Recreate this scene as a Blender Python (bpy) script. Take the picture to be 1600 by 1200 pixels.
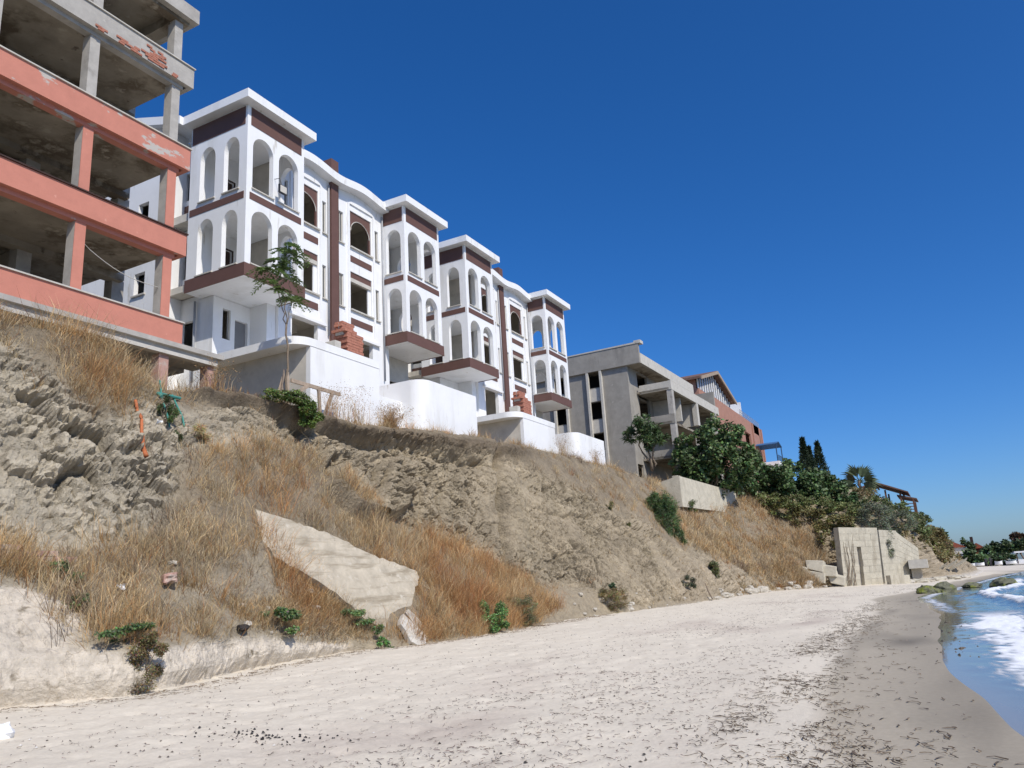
import bpy, bmesh, math, random
import numpy as np
from mathutils import Matrix, Vector
random.seed(7); rng=np.random.default_rng(11)
for o in list(bpy.data.objects): bpy.data.objects.remove(o)
scn=bpy.context.scene; COL=scn.collection
# ---------------------------------------------------------------- camera, sky, sun, exposure
# world: X runs along the building fronts, Y points inland, Z up; the beach is near Z=0
YAW,PIT,ROL=0.478929,0.251725,-0.061763
_f=np.array([math.cos(YAW)*math.cos(PIT),math.sin(YAW)*math.cos(PIT),math.sin(PIT)])
_r0=np.array([math.sin(YAW),-math.cos(YAW),0]); _u0=np.cross(_r0,_f)
_R=_r0*math.cos(ROL)+_u0*math.sin(ROL); _U=-_r0*math.sin(ROL)+_u0*math.cos(ROL)
cam=bpy.data.cameras.new('camera'); cam.sensor_width=36; cam.lens=28.0; cam.clip_start=.05; cam.clip_end=6000
co=bpy.data.objects.new('camera',cam); COL.objects.link(co)
co.matrix_world=Matrix(((_R[0],_U[0],-_f[0],0),(_R[1],_U[1],-_f[1],0),(_R[2],_U[2],-_f[2],1.6),(0,0,0,1)))
scn.camera=co
SUN_EL=math.radians(45); SUN_OFF=math.radians(28)       # the sun stands 28 deg left of the seaward normal
sd=Vector((-math.sin(SUN_OFF)*math.cos(SUN_EL),-math.cos(SUN_OFF)*math.cos(SUN_EL),math.sin(SUN_EL)))
sl=bpy.data.lights.new('sun','SUN'); sl.energy=4.2; sl.angle=math.radians(.53); sl.color=(1,.94,.84)
so=bpy.data.objects.new('sun',sl); COL.objects.link(so); so.rotation_euler=(-sd).to_track_quat('-Z','Y').to_euler(); so.location=(0,-20,40)
w=bpy.data.worlds.new('World'); scn.world=w; w.use_nodes=True
nt=w.node_tree; nt.nodes.clear()
sky=nt.nodes.new('ShaderNodeTexSky'); sky.sky_type='NISHITA'; sky.sun_disc=False
sky.sun_elevation=SUN_EL; sky.sun_rotation=math.atan2(sd.x,sd.y); sky.altitude=0
sky.air_density=.88; sky.dust_density=1.1; sky.ozone_density=10
bg=nt.nodes.new('ShaderNodeBackground'); bg.inputs[1].default_value=.142
hs=nt.nodes.new('ShaderNodeHueSaturation'); hs.inputs['Saturation'].default_value=1.18; hs.inputs['Hue'].default_value=.505
wo=nt.nodes.new('ShaderNodeOutputWorld')
nt.links.new(sky.outputs[0],hs.inputs['Color']); nt.links.new(hs.outputs[0],bg.inputs[0]); nt.links.new(bg.outputs[0],wo.inputs[0])
scn.view_settings.view_transform='Standard'; scn.view_settings.look='None'; scn.view_settings.exposure=0; scn.view_settings.gamma=1
scn.view_settings.use_curve_mapping=False
# ---------------------------------------------------------------- helpers
class MB:
    def __init__(s): s.v=[]; s.f=[]
    def add(s,vs,fs):
        b=len(s.v); s.v+=[tuple(p) for p in vs]; s.f+=[tuple(i+b for i in q) for q in fs]; return s
    def quad(s,a,b,c,d): return s.add([a,b,c,d],[(0,1,2,3)])
    def box(s,x0,x1,y0,y1,z0,z1):
        v=[(x0,y0,z0),(x1,y0,z0),(x1,y1,z0),(x0,y1,z0),(x0,y0,z1),(x1,y0,z1),(x1,y1,z1),(x0,y1,z1)]
        return s.add(v,[(0,3,2,1),(4,5,6,7),(0,1,5,4),(1,2,6,5),(2,3,7,6),(3,0,4,7)])
    def prism(s,pl,z0,z1):            # polygon in XY (ccw), extruded in Z
        n=len(pl); v=[(x,y,z0) for x,y in pl]+[(x,y,z1) for x,y in pl]
        return s.add(v,[tuple(range(n))[::-1],tuple(range(n,2*n))]+[(i,(i+1)%n,(i+1)%n+n,i+n) for i in range(n)])
    def prism_y(s,pl,y0,y1):          # polygon in XZ, extruded in Y
        n=len(pl); v=[(x,y0,z) for x,z in pl]+[(x,y1,z) for x,z in pl]
        return s.add(v,[tuple(range(n)),tuple(range(n,2*n))[::-1]]+[((i+1)%n,i,i+n,(i+1)%n+n) for i in range(n)])
    def prism_x(s,pl,x0,x1):          # polygon in YZ, extruded in X
        n=len(pl); v=[(x0,y,z) for y,z in pl]+[(x1,y,z) for y,z in pl]
        return s.add(v,[tuple(range(n))[::-1],tuple(range(n,2*n))]+[(i,(i+1)%n,(i+1)%n+n,i+n) for i in range(n)])
    def tube(s,pts,rad,n=7,cap=True):
        pts=[Vector(p) for p in pts]; rad=rad if hasattr(rad,'__len__') else [rad]*len(pts)
        b=len(s.v)
        for i,p in enumerate(pts):
            d=(pts[min(i+1,len(pts)-1)]-pts[max(i-1,0)]).normalized()
            a=d.cross(Vector((0,0,1)) if abs(d.z)<.9 else Vector((1,0,0))).normalized(); c=d.cross(a)
            for k in range(n):
                t=2*math.pi*k/n; s.v.append(tuple(p+(a*math.cos(t)+c*math.sin(t))*rad[i]))
        for i in range(len(pts)-1):
            for k in range(n): s.f.append((b+i*n+k,b+i*n+(k+1)%n,b+(i+1)*n+(k+1)%n,b+(i+1)*n+k))
        if cap: s.f.append(tuple(b+k for k in range(n))[::-1]); s.f.append(tuple(b+(len(pts)-1)*n+k for k in range(n)))
        return s
    def bar(s,a,b,w,h):               # straight rectangular bar
        a=Vector(a); b=Vector(b); d=(b-a).normalized(); u=d.cross(Vector((0,0,1)) if abs(d.z)<.95 else Vector((1,0,0))).normalized(); n=u.cross(d)
        v=[p+u*sx*w/2+n*sz*h/2 for p in (a,b) for sx,sz in ((-1,-1),(1,-1),(1,1),(-1,1))]
        return s.add(v,[(3,2,1,0),(4,5,6,7),(0,1,5,4),(1,2,6,5),(2,3,7,6),(3,0,4,7)])
    def panel(s,O,u,n,W,z0,z1,th,ops,seg=14):
        """wall panel: starts at O=(x,y), runs along u for W, thickness th along n; ops: (u0,u1,zb,zs,zt) openings, arched when zt>zs"""
        u=np.array(u,float); n=np.array(n,float); O=np.array(O,float)
        P=lambda a,z,d: (O[0]+u[0]*a+n[0]*d,O[1]+u[1]*a+n[1]*d,z)
        def face(a,b,zl0,zl1,zu0,zu1):
            s.quad(P(a,zl0,0),P(b,zl1,0),P(b,zu1,0),P(a,zu0,0)); s.quad(P(b,zl1,th),P(a,zl0,th),P(a,zu0,th),P(b,zu1,th))
        cols={}
        for o in ops: cols.setdefault((o[0],o[1]),[]).append(o)
        keys=sorted(cols); a=0.
        for (u0,u1) in keys:
            if u0>a: face(a,u0,z0,z0,z1,z1)
            a=u1; L=sorted(cols[(u0,u1)],key=lambda o:o[2])
            if L[0][2]>z0: face(u0,u1,z0,z0,L[0][2],L[0][2])
            for i,o in enumerate(L):
                up=L[i+1][2] if i+1<len(L) else z1
                zb,zs,zt=o[2:5]; c=(u0+u1)/2; r=(u1-u0)/2
                if zt>zs: pts=[(c-r*math.cos(math.pi*k/seg),zs+(zt-zs)*math.sin(math.pi*k/seg)) for k in range(seg+1)]
                else: pts=[(u0,zs),(u1,zs)]
                for (pa,pz),(qa,qz) in zip(pts,pts[1:]):
                    if up>max(pz,qz)+1e-6 : face(pa,qa,pz,qz,up,up)
                    s.quad(P(pa,pz,0),P(pa,pz,th),P(qa,qz,th),P(qa,qz,0))
                if zb>z0+1e-6: s.quad(P(u0,zb,0),P(u1,zb,0),P(u1,zb,th),P(u0,zb,th))
                s.quad(P(u0,zb,0),P(u0,zb,th),P(u0,zs,th),P(u0,zs,0)); s.quad(P(u1,zs,0),P(u1,zs,th),P(u1,zb,th),P(u1,zb,0))
        if a<W: face(a,W,z0,z0,z1,z1)
        s.quad(P(0,z0,0),P(0,z1,0),P(0,z1,th),P(0,z0,th)); s.quad(P(W,z0,0),P(W,z0,th),P(W,z1,th),P(W,z1,0))
        s.quad(P(0,z1,0),P(W,z1,0),P(W,z1,th),P(0,z1,th)); s.quad(P(0,z0,0),P(0,z0,th),P(W,z0,th),P(W,z0,0))
        return s
def wpos(o):
    p=Vector((0,0,0))
    while o is not None: p+=o.location; o=o.parent
    return p
def obj(name,mb,mat,parent=None,smooth=False,loc=None):
    """one mesh object; vertices are given in world coordinates (before any turn of the parent)"""
    me=bpy.data.meshes.new(name); off=wpos(parent) if parent else Vector(loc or (0,0,0))
    me.from_pydata([(a-off.x,b-off.y,c-off.z) for a,b,c in mb.v],[],mb.f); me.update()
    if smooth: me.polygons.foreach_set('use_smooth',[True]*len(me.polygons))
    me.materials.append(mat); o=bpy.data.objects.new(name,me); COL.objects.link(o)
    if parent: o.parent=parent
    elif loc: o.location=loc
    return o
def tri_obj(name,V,T,mat,col=None,parent=None,smooth=False,loc=None):
    """one mesh from numpy arrays (triangles or quads)"""
    me=bpy.data.meshes.new(name); off=wpos(parent) if parent else Vector(loc or (0,0,0))
    V=np.asarray(V,np.float32)-np.array(off,np.float32); T=np.asarray(T,np.int32); k=T.shape[1]
    me.vertices.add(len(V)); me.vertices.foreach_set('co',V.ravel())
    me.loops.add(T.size); me.loops.foreach_set('vertex_index',T.ravel())
    me.polygons.add(len(T)); me.polygons.foreach_set('loop_start',np.arange(0,T.size,k,dtype=np.int32))
    me.polygons.foreach_set('use_smooth',np.full(len(T),smooth))
    me.update(calc_edges=True)
    if col is not None:
        a=me.color_attributes.new('Col','FLOAT_COLOR','POINT'); c=np.ones((len(V),4),np.float32); c[:,:col.shape[1]]=col; a.data.foreach_set('color',c.ravel())
    me.materials.append(mat); o=bpy.data.objects.new(name,me); COL.objects.link(o)
    if parent: o.parent=parent
    elif loc: o.location=loc
    return o
def tag(o,label,cat,group=None):
    o['label']=label; o['category']=cat; o['kind']='thing'
    if group: o['group']=group
    return o
def thing(name,label,cat,loc,group=None):
    o=bpy.data.objects.new(name,None); COL.objects.link(o); o.location=loc; o.empty_display_size=.3
    return tag(o,label,cat,group)
def struct(o): o['kind']='structure'; return o
def stuff(o): o['kind']='stuff'; return o
def dup(o,parent=None):
    c=o.copy(); COL.objects.link(c)
    if parent is not None: c.parent=parent
    for ch in list(o.children): dup(ch,c)
    return c
# ---- numpy noise
def _h(i,j,k,s):
    n=(i*374761393+j*668265263+k*2147483647+s*1274126177)&0xffffffff
    n=((n^(n>>13))*1274126177)&0xffffffff; n=n^(n>>16)
    return (n&0xffff)/65535.
def vnoise(P,s=0):
    P=np.asarray(P,float); I=np.floor(P).astype(np.int64); F=P-I; F=F*F*(3-2*F); r=0
    for a in (0,1):
        for b in (0,1):
            for c in (0,1):
                wgt=(F[...,0] if a else 1-F[...,0])*(F[...,1] if b else 1-F[...,1])*(F[...,2] if c else 1-F[...,2])
                r=r+wgt*_h(I[...,0]+a,I[...,1]+b,I[...,2]+c,s)
    return r*2-1
def fbm(P,o=4,s=0,g=.5):
    r=0;a=1;t=0
    for i in range(o): r=r+a*vnoise(np.asarray(P)*2.03**i,s+i); t+=a; a*=g
    return r/t
def worley(P,s=0):
    P=np.asarray(P,float); I=np.floor(P).astype(np.int64); d1=np.full(P.shape[:-1],9.); idv=np.zeros(P.shape[:-1]); d2=d1.copy()
    for a in (-1,0,1):
        for b in (-1,0,1):
            for c in (-1,0,1):
                J=I+np.array([a,b,c]); q=np.stack([_h(J[...,0],J[...,1],J[...,2],s+k) for k in (1,2,3)],-1)+J
                d=np.sqrt(((P-q)**2).sum(-1)); idn=_h(J[...,0],J[...,1],J[...,2],s+9)
                m=d<d1; d2=np.where(m,d1,np.minimum(d2,d)); idv=np.where(m,idn,idv); d1=np.where(m,d,d1)
    return d1,d2,idv
def inpoly(x,y,pl):
    r=np.zeros(x.shape,bool); n=len(pl)
    for i in range(n):
        (x0,y0),(x1,y1)=pl[i],pl[(i+1)%n]
        if y0==y1: continue
        c=((y0>y)!=(y1>y))&(x<(x1-x0)*(y-y0)/(y1-y0)+x0); r^=c
    return r
def seglen(x,y,pl,sx=1.,sy=1.):
    d=np.full(x.shape,1e9)
    for (x0,y0),(x1,y1) in zip(pl,pl[1:]):
        ax,ay=(x1-x0)*sx,(y1-y0)*sy; t=np.clip((((x-x0)*sx)*ax+((y-y0)*sy)*ay)/(ax*ax+ay*ay+1e-9),0,1)
        d=np.minimum(d,np.hypot((x-x0)*sx-t*ax,(y-y0)*sy-t*ay))
    return d
# ---------------------------------------------------------------- materials
def node(nt,t,**k):
    n=nt.nodes.new(t)
    for a,b in k.items(): setattr(n,a,b)
    return n
def mat(name,base,var=.15,scale=3.,rough=.85,bump=.0,bscale=20.,spots=None,spec=.3,attr=False,detail=6,stain=None,trans=0.,bdist=.02):
    """procedural matt surface: base colour, tone variation, optional spots (colour,scale,threshold,softness), stains and bump"""
    m=bpy.data.materials.new(name); m.use_nodes=True; n=m.node_tree; n.nodes.clear(); L=n.links.new
    out=node(n,'ShaderNodeOutputMaterial'); bs=node(n,'ShaderNodeBsdfPrincipled'); bs.inputs['Roughness'].default_value=rough; bs.inputs['Specular IOR Level'].default_value=spec
    geo=node(n,'ShaderNodeNewGeometry')
    if attr:
        a=node(n,'ShaderNodeAttribute',attribute_name='Col'); colsock=a.outputs['Color']
    else:
        rgb=node(n,'ShaderNodeRGB'); rgb.outputs[0].default_value=(*base,1); colsock=rgb.outputs[0]
    if var>0:
        tx=node(n,'ShaderNodeTexNoise'); tx.inputs['Scale'].default_value=scale; tx.inputs['Detail'].default_value=detail; tx.inputs['Roughness'].default_value=.65
        L(geo.outputs['Position'],tx.inputs['Vector'])
        mr=node(n,'ShaderNodeMapRange'); mr.inputs['From Min'].default_value=.3; mr.inputs['From Max'].default_value=.7; mr.inputs['To Min'].default_value=1-var; mr.inputs['To Max'].default_value=1+var
        L(tx.outputs['Fac'],mr.inputs['Value'])
        mx=node(n,'ShaderNodeVectorMath',operation='SCALE'); L(colsock,mx.inputs[0]); L(mr.outputs[0],mx.inputs['Scale']); colsock=mx.outputs[0]
    for sp in (spots or []):
        c,sc,th,sf=sp[:4]; zz=sp[4] if len(sp)>4 else None
        t2=node(n,'ShaderNodeTexNoise'); t2.inputs['Scale'].default_value=sc; t2.inputs['Detail'].default_value=8; t2.inputs['Roughness'].default_value=.6
        if zz:
            mp=node(n,'ShaderNodeMapping'); mp.inputs['Scale'].default_value=zz; L(geo.outputs['Position'],mp.inputs['Vector']); L(mp.outputs[0],t2.inputs['Vector'])
        else: L(geo.outputs['Position'],t2.inputs['Vector'])
        m2=node(n,'ShaderNodeMapRange'); m2.inputs['From Min'].default_value=th; m2.inputs['From Max'].default_value=th+sf; L(t2.outputs['Fac'],m2.inputs['Value'])
        mm=node(n,'ShaderNodeMix',data_type='RGBA'); L(m2.outputs[0],mm.inputs['Factor']); L(colsock,mm.inputs['A']); mm.inputs['B'].default_value=(*c,1); colsock=mm.outputs['Result']
    L(colsock,bs.inputs['Base Color'])
    if bump>0:
        tb=node(n,'ShaderNodeTexNoise'); tb.inputs['Scale'].default_value=bscale; tb.inputs['Detail'].default_value=8; tb.inputs['Roughness'].default_value=.65; L(geo.outputs['Position'],tb.inputs['Vector'])
        bp=node(n,'ShaderNodeBump'); bp.inputs['Strength'].default_value=bump; bp.inputs['Distance'].default_value=bdist; L(tb.outputs['Fac'],bp.inputs['Height']); L(bp.outputs[0],bs.inputs['Normal'])
    if trans>0:
        tr=node(n,'ShaderNodeBsdfTranslucent'); L(colsock,tr.inputs[0]); ms=node(n,'ShaderNodeMixShader'); ms.inputs[0].default_value=trans
        L(bs.outputs[0],ms.inputs[1]); L(tr.outputs[0],ms.inputs[2]); L(ms.outputs[0],out.inputs[0])
    else: L(bs.outputs[0],out.inputs[0])
    return m
M={}
M['plaster']=mat('white_plaster',(.80,.80,.79),.035,1.2,.8,.12,30,spots=[((.66,.65,.62),.8,.54,.2,(1,1,.2)),((.55,.52,.46),3.0,.63,.1,(1,1,.16))])
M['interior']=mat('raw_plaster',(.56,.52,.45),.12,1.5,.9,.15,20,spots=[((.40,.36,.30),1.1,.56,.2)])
M['brown']=mat('brown_paint',(.135,.072,.058),.07,2,.7,.08,30)
M['darkbrown']=mat('dark_brown_wood',(.05,.028,.02),.2,4,.6)
M['concrete']=mat('weathered_concrete',(.40,.375,.335),.16,2.2,.9,.35,12,spots=[((.22,.2,.175),1.3,.58,.18),((.5,.47,.42),3,.62,.1)])
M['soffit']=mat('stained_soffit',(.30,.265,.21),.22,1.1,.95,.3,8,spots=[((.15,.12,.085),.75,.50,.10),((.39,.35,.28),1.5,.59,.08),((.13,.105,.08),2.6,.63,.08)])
M['orange']=mat('orange_render',(.53,.215,.155),.07,2.5,.88,.25,10,spots=[((.66,.33,.25),2.4,.66,.05),((.44,.40,.35),1.15,.66,.035)])
M['orangeworn']=mat('worn_orange_render',(.53,.215,.155),.07,2.5,.88,.3,10,spots=[((.47,.43,.38),.9,.575,.03,(1,1,2.2))])
M['greycon']=mat('grey_cement_render',(.31,.288,.25),.14,1.2,.9,.3,14,spots=[((.22,.203,.178),.8,.53,.2,(1,1,.3)),((.38,.355,.31),2.5,.62,.1),((.17,.155,.135),3.0,.65,.08,(1,1,.15))])
M['lightcon']=mat('light_concrete',(.52,.49,.43),.12,2.5,.9,.3,12,spots=[((.34,.31,.26),1.6,.62,.12)])
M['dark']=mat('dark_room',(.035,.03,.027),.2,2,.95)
M['brick']=mat('red_brick',(.40,.17,.115),.2,9,.9,.5,30,spots=[((.55,.36,.27),6,.62,.1)])
M['wood']=mat('weathered_wood',(.36,.28,.21),.25,6,.85,.4,25)
M['bark']=mat('bark',(.20,.155,.11),.25,9,.9,.5,30)
M['metalgrey']=mat('grey_metal',(.36,.37,.39),.05,4,.45,spec=.5)
M['blackmetal']=mat('black_metal',(.02,.02,.022),.1,4,.4,spec=.5)
M['roof']=mat('clay_roof_tile',(.17,.10,.075),.25,5,.85,.5,18)
M['soil']=mat('eroded_soil',(.4,.35,.27),.2,5,.95,.9,11,attr=True,spots=[((.17,.135,.085),2.6,.60,.12),((.44,.39,.29),8,.66,.06)],bdist=.10,detail=10)
M['grass']=mat('dry_grass',(.4,.25,.1),0,1,.8,attr=True,trans=.25,spec=.15)
M['leaf']=mat('leaves',(.05,.1,.03),0,1,.55,attr=True,trans=.18,spec=.35)
M['rock']=mat('pale_rock',(.46,.42,.35),.2,4,.95,.7,12,spots=[((.28,.25,.2),3,.6,.15)])
M['wallstone']=mat('cream_concrete',(.47,.43,.34),.16,1.8,.92,.6,8,spots=[((.33,.29,.22),1.1,.55,.16,(1,1,.3)),((.24,.21,.16),3.2,.64,.1),((.55,.51,.42),2.2,.62,.1)],bdist=.05)
M['slab']=mat('fallen_concrete',(.45,.395,.305),.2,2.6,.93,.9,9,spots=[((.29,.245,.175),1.6,.52,.12,(.3,1,2.6)),((.52,.47,.38),4,.6,.08),((.22,.19,.14),5,.69,.05)],bdist=.04)
M['pinkcon']=mat('pink_stained_concrete',(.44,.27,.22),.15,4,.92,.3,12,spots=[((.45,.40,.34),2,.55,.1)])
M['debris']=mat('seaweed',(.07,.05,.035),0,1,.8,attr=True)
# ---------------------------------------------------------------- the coast: cliff sheet
TOE=[(-40,-40,14,.3),(6,6,13.7,.25),(8.2,8.2,13.4,.2),(9.3,9.3,12.35,.2),(10.8,10.8,12.6,.2),(13.4,13.4,13.6,.2),(17.6,17.6,14.4,.22),(19.5,19.5,13.8,.2),(23.6,23.6,13.5,.2),(30.5,30.5,14.2,.2),(38,38,13.6,.2),(49,49,13.3,.2),(60,60,13,.2),(66,66,12.5,.25),(72,71,9.8,.3),(76,74,7.5,.3),(80,75.5,5,.3),(86,79,2.6,.3),(92,87,.6,.3),(100,100,-1.6,.4),(115,125,-3,.4),(140,160,-3,.5)]
B1=[(-40,-40,14.5,.9),(6,6,14.2,.9),(8.2,8.2,13.9,1.0),(9.3,9.4,12.95,1.0),(10.8,10.9,13.1,.95),(13.4,13.5,14.0,.9),(17.6,17.6,14.7,.6),(19.5,19.5,14.1,.55),(23.6,23.6,13.85,.55),(30.5,30.5,14.4,.5),(38,38,13.9,.65),(49,49,13.6,.7),(60,60,13.3,.7),(66,66.2,12.8,.7),(72,71.4,10.1,.8),(76,74.6,7.9,.8),(80,76.1,5.3,.8),(86,79.6,2.9,.8),(92,87.5,.9,.8),(100,100.5,-1.3,.9),(115,125.2,-2.8,.6),(140,160.2,-2.8,.7)]
B2=[(-40,-40,15.2,2.1),(6,6,15.2,2.1),(8.2,8.4,15.0,2.2),(9.3,9.6,14.7,1.9),(10.8,11,14.4,1.35),(13.4,13.6,14.8,1.5),(17.6,17.8,15.2,1.5),(19.5,19.5,14.8,1.5),(23.6,23.6,14.6,1.45),(30.5,30.5,15.0,1.0),(38,38,14.4,1.4),(49,49,14.2,1.8),(60,60.2,14.0,1.9),(66,66.5,13.3,1.9),(72,72,10.8,2),(76,75.2,8.4,2.4),(80,76.7,5.7,2.4),(86,80.4,3.2,2.2),(92,88.5,1.4,1.9),(100,101.5,-.8,1.8),(115,125.8,-2.4,.9),(140,161,-2.4,.9)]
MID=[(-40,-40,16.5,3),(6,6,16.5,3),(9.4,9.4,16.5,3.1),(10.8,10.8,16.5,3.15),(13,13,16.6,4.2),(14.2,14.2,16.8,5.4),(18,18,17.2,6.1),(20.5,20.5,17.2,4.6),(23,23,17.7,4.3),(26,26,17.7,4.0),(30.7,30.7,17.2,2.7),(35,35,15.9,1.7),(40,40,15.9,3.5),(49,49,16.1,4.2),(60,61,16,4.4),(66,67.5,14.8,4.3),(72,74,12.2,4.5),(76,76.5,9.5,4.9),(80,78,6.8,4.9),(86,82.5,4.2,4.6),(92,91,2.2,4.4),(100,104,.2,3.6),(115,127,-1.5,1.5),(140,162,-1.5,1.3)]
LIP=[(-40,-40,19.3,8.7),(13,13,19.3,8.75),(14,14,19.2,8.4),(14.8,14.8,19.2,7.75),(16.2,16.2,19.3,7.85),(17.3,17.3,19.3,8.2),(19.6,19.6,19.3,8.2),(22,22,19.3,8.1),(24,24,19.3,8.05),(26.5,26.5,19.3,8.3),(30,30,19.3,8.66),(33,33,19.3,8.85),(37,37,19.3,9),(41,41,19.3,9.1),(48,48,19.3,9.2),(57,58,19.2,9.1),(62,65,18.6,9),(66,71,17.6,9.2),(72,80,14.8,9.6),(76,86,11.5,9.9),(80,91,8.6,9.9),(86,97,6.0,9.2),(92,104,4,8.0),(100,114,2.2,5.8),(115,132,1,2.6),(140,164,1,1.8)]
def cur(C,s):
    a=np.array(C); w=np.linspace(-1.2,1.2,7); ww=np.exp(-(w/.7)**2); ww/=ww.sum()
    out=np.zeros(s.shape+(3,))
    for wi,k in zip(w,ww):
        for j in range(3): out[...,j]+=k*np.interp(s+wi,a[:,0],a[:,j+1])
    return out
def base(s,v):
    """s along the coast, v: -1 under the sand,0 toe,1 ledge top,2 bench,3 mid,4 lip,5 just behind,6 far inland"""
    T=cur(TOE,s);L=cur(LIP,s)
    hb=np.clip((s-72.5)/3,0,1)*np.clip((93-s)/4,0,1); sh=hb[...,None]*np.array([1.5,1.3,0]); T=T+sh
    A=T+np.array([0,-1.0,-.55]); Bk=L+np.array([0,1.3,.12]); F=L+np.array([6,45,1.6])
    K=[A,T,cur(B1,s)+sh,cur(B2,s)+sh*.8,cur(MID,s)+sh*.3,L,Bk,F]
    out=np.zeros(s.shape+(3,)); v=np.clip(v,-1,6)
    for i in range(7):
        lo=i-1; w=np.clip(v-lo,0,1); m=(v>=lo)&((v<lo+1)|(i==6))
        P=K[i]*(1-w)[...,None]+K[i+1]*w[...,None]
        out[m]=P[m]
    return out
G_B=[(14.2,3.14),(16.2,3.06),(20.4,3.62),(21.1,3.34),(22.0,3.02),(24.8,2.94),(28.5,3.06),(31.8,2.9),(30.9,1.42),(27,.5),(23.8,.2),(19.8,.3),(18.6,2.06),(16.2,2.46),(13.6,2.26),(12.0,2.42),(10.2,1.2),(9.1,1.1),(9.5,1.9),(9.6,2.2),(9.2,2.4),(6,2.3),(6,2.9),(10.1,2.8),(12.8,2.78)]
G_A=[(4,3.95),(4,4.3),(13.1,4.3),(14.3,3.9),(14.1,3.74),(13.3,3.5),(11.9,3.52),(11.5,3.7),(10.3,3.92)]
G_L=[(13,3.86),(14.5,3.72),(16.3,3.75),(19.6,3.86),(22.2,3.9),(25.6,3.98),(34.4,3.97),(37.7,3.78),(42.8,3.54),(48.8,3.3),(53.2,2.66),(57.2,3.0),(60,4.0),(60,4.7),(13,4.7)]
G_D=[(56,3.9),(61.5,4.0),(67.7,4.0),(73,3.7),(76,2.9),(76.0,1.5),(74,.4),(72.0,0.2),(69,.5),(66.4,1.4),(59.3,2.3),(55,2.7),(54.2,3.1)]
G_S=[(17.2,1.1),(16.2,2.46),(13.6,2.26),(12.0,2.42),(10.2,1.2),(12,1.0)]
SAND=[(-40,2.2),(8.4,2.15),(9.3,2.1),(9.6,1.7),(8.9,1.1),(9.6,1.0),(11.2,.98),(14.2,.95),(17.4,.7),(18.2,-.3),(18.2,-1),(-40,-1)]
sg=np.concatenate([np.arange(-40,4,1.),np.arange(4,46,.05),np.arange(46,82,.16),np.arange(82,140.1,.5)])
vg=np.concatenate([np.linspace(-1,0,3)[:-1],np.linspace(0,1,12)[:-1],np.linspace(1,2,16)[:-1],np.linspace(2,3,44)[:-1],np.linspace(3,4,112)[:-1],np.linspace(4,5,14)[:-1],np.linspace(5,6,8)])
SG,VG=np.meshgrid(sg,vg,indexing='ij'); TB=base(SG,VG)
def gnorm(P):
    a=np.gradient(P,axis=0); b=np.gradient(P,axis=1); n=np.cross(a,b); return n/(np.linalg.norm(n,axis=-1,keepdims=True)+1e-9)
TN=gnorm(TB)
if TN[300,80,2]<0: TN=-TN
def soft(pl,ws=.35,wv=.06):
    r=0
    for a in (-1,-.3,.3,1):
        for b in (-1,-.3,.3,1): r=r+inpoly(SG+a*ws,VG+b*wv,pl)
    return r/16.
gB,gA,gL,gD,gS=soft(G_B),soft(G_A),soft(G_L),soft(G_D),soft(G_S); sand=soft(SAND,.15,.06)
veg=np.clip(gB+gA+gL+gD+.5*gS,0,1)
face=np.clip((VG-2.2*np.clip((40-SG)/6,0.1,1))/.5,0,1)*np.clip((4.05-VG)/.12,0,1); flat=np.clip((VG-4.05)/.2,0,1)
bare=face*(1-veg)
zA=np.clip((15-SG)/1.5,0,1)*bare; zC=np.clip((SG-18.5)/1.5,0,1)*bare
D=.14*fbm(TB*.55,3,1)*(1-flat)*(1-.6*sand)+.05*fbm(TB*2.2,3,5)*(1-.7*sand)+.02*fbm(TB*7,2,8)
def warp(f,a,s0): return a*np.stack([fbm(TB*f,2,s0),fbm(TB*f,2,s0+1),fbm(TB*f,2,s0+2)],-1)
d1,d2,iv=worley(TB*np.array([1.25,1.25,1.7])+warp(1.3,.5,40),3)
e1,e2,ev=worley(TB*np.array([2.9,2.9,3.9])+warp(3,.5,43),13)
h1,h2,hv=worley(TB*np.array([6.2,6.2,8.]),23)
upA=np.clip((VG-3.12)/.15,0,1)*np.clip((4-VG)/.2,0,1)
zM=np.clip((SG-13.5)/1,0,1)*np.clip((20-SG)/1,0,1)*bare; zA=np.clip(zA,0,1)
big=fbm(TB*np.array([.55,.55,.28]),3,60)
rough=np.clip(.55+.9*fbm(TB*.45,2,66),.25,1.2)
blk=(iv-.5)*.34-.20*np.clip(1-(d2-d1)/.10,0,1)+(ev-.5)*.20-.07*np.clip(1-(e2-e1)/.1,0,1)+(hv-.5)*.11
D+=zA*(blk*rough*1.05+.12*fbm(TB*1.1,4,77)+upA*(iv>.8)*.12-upA*(iv<.12)*.3)
D+=zC*(blk*rough*np.clip((4.05-VG)/.1,0,1)+.42*big-.16*np.abs(fbm(TB*np.array([1.5,1.5,.4]),3,61)))
D+=zM*(blk*rough*.8)
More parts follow.
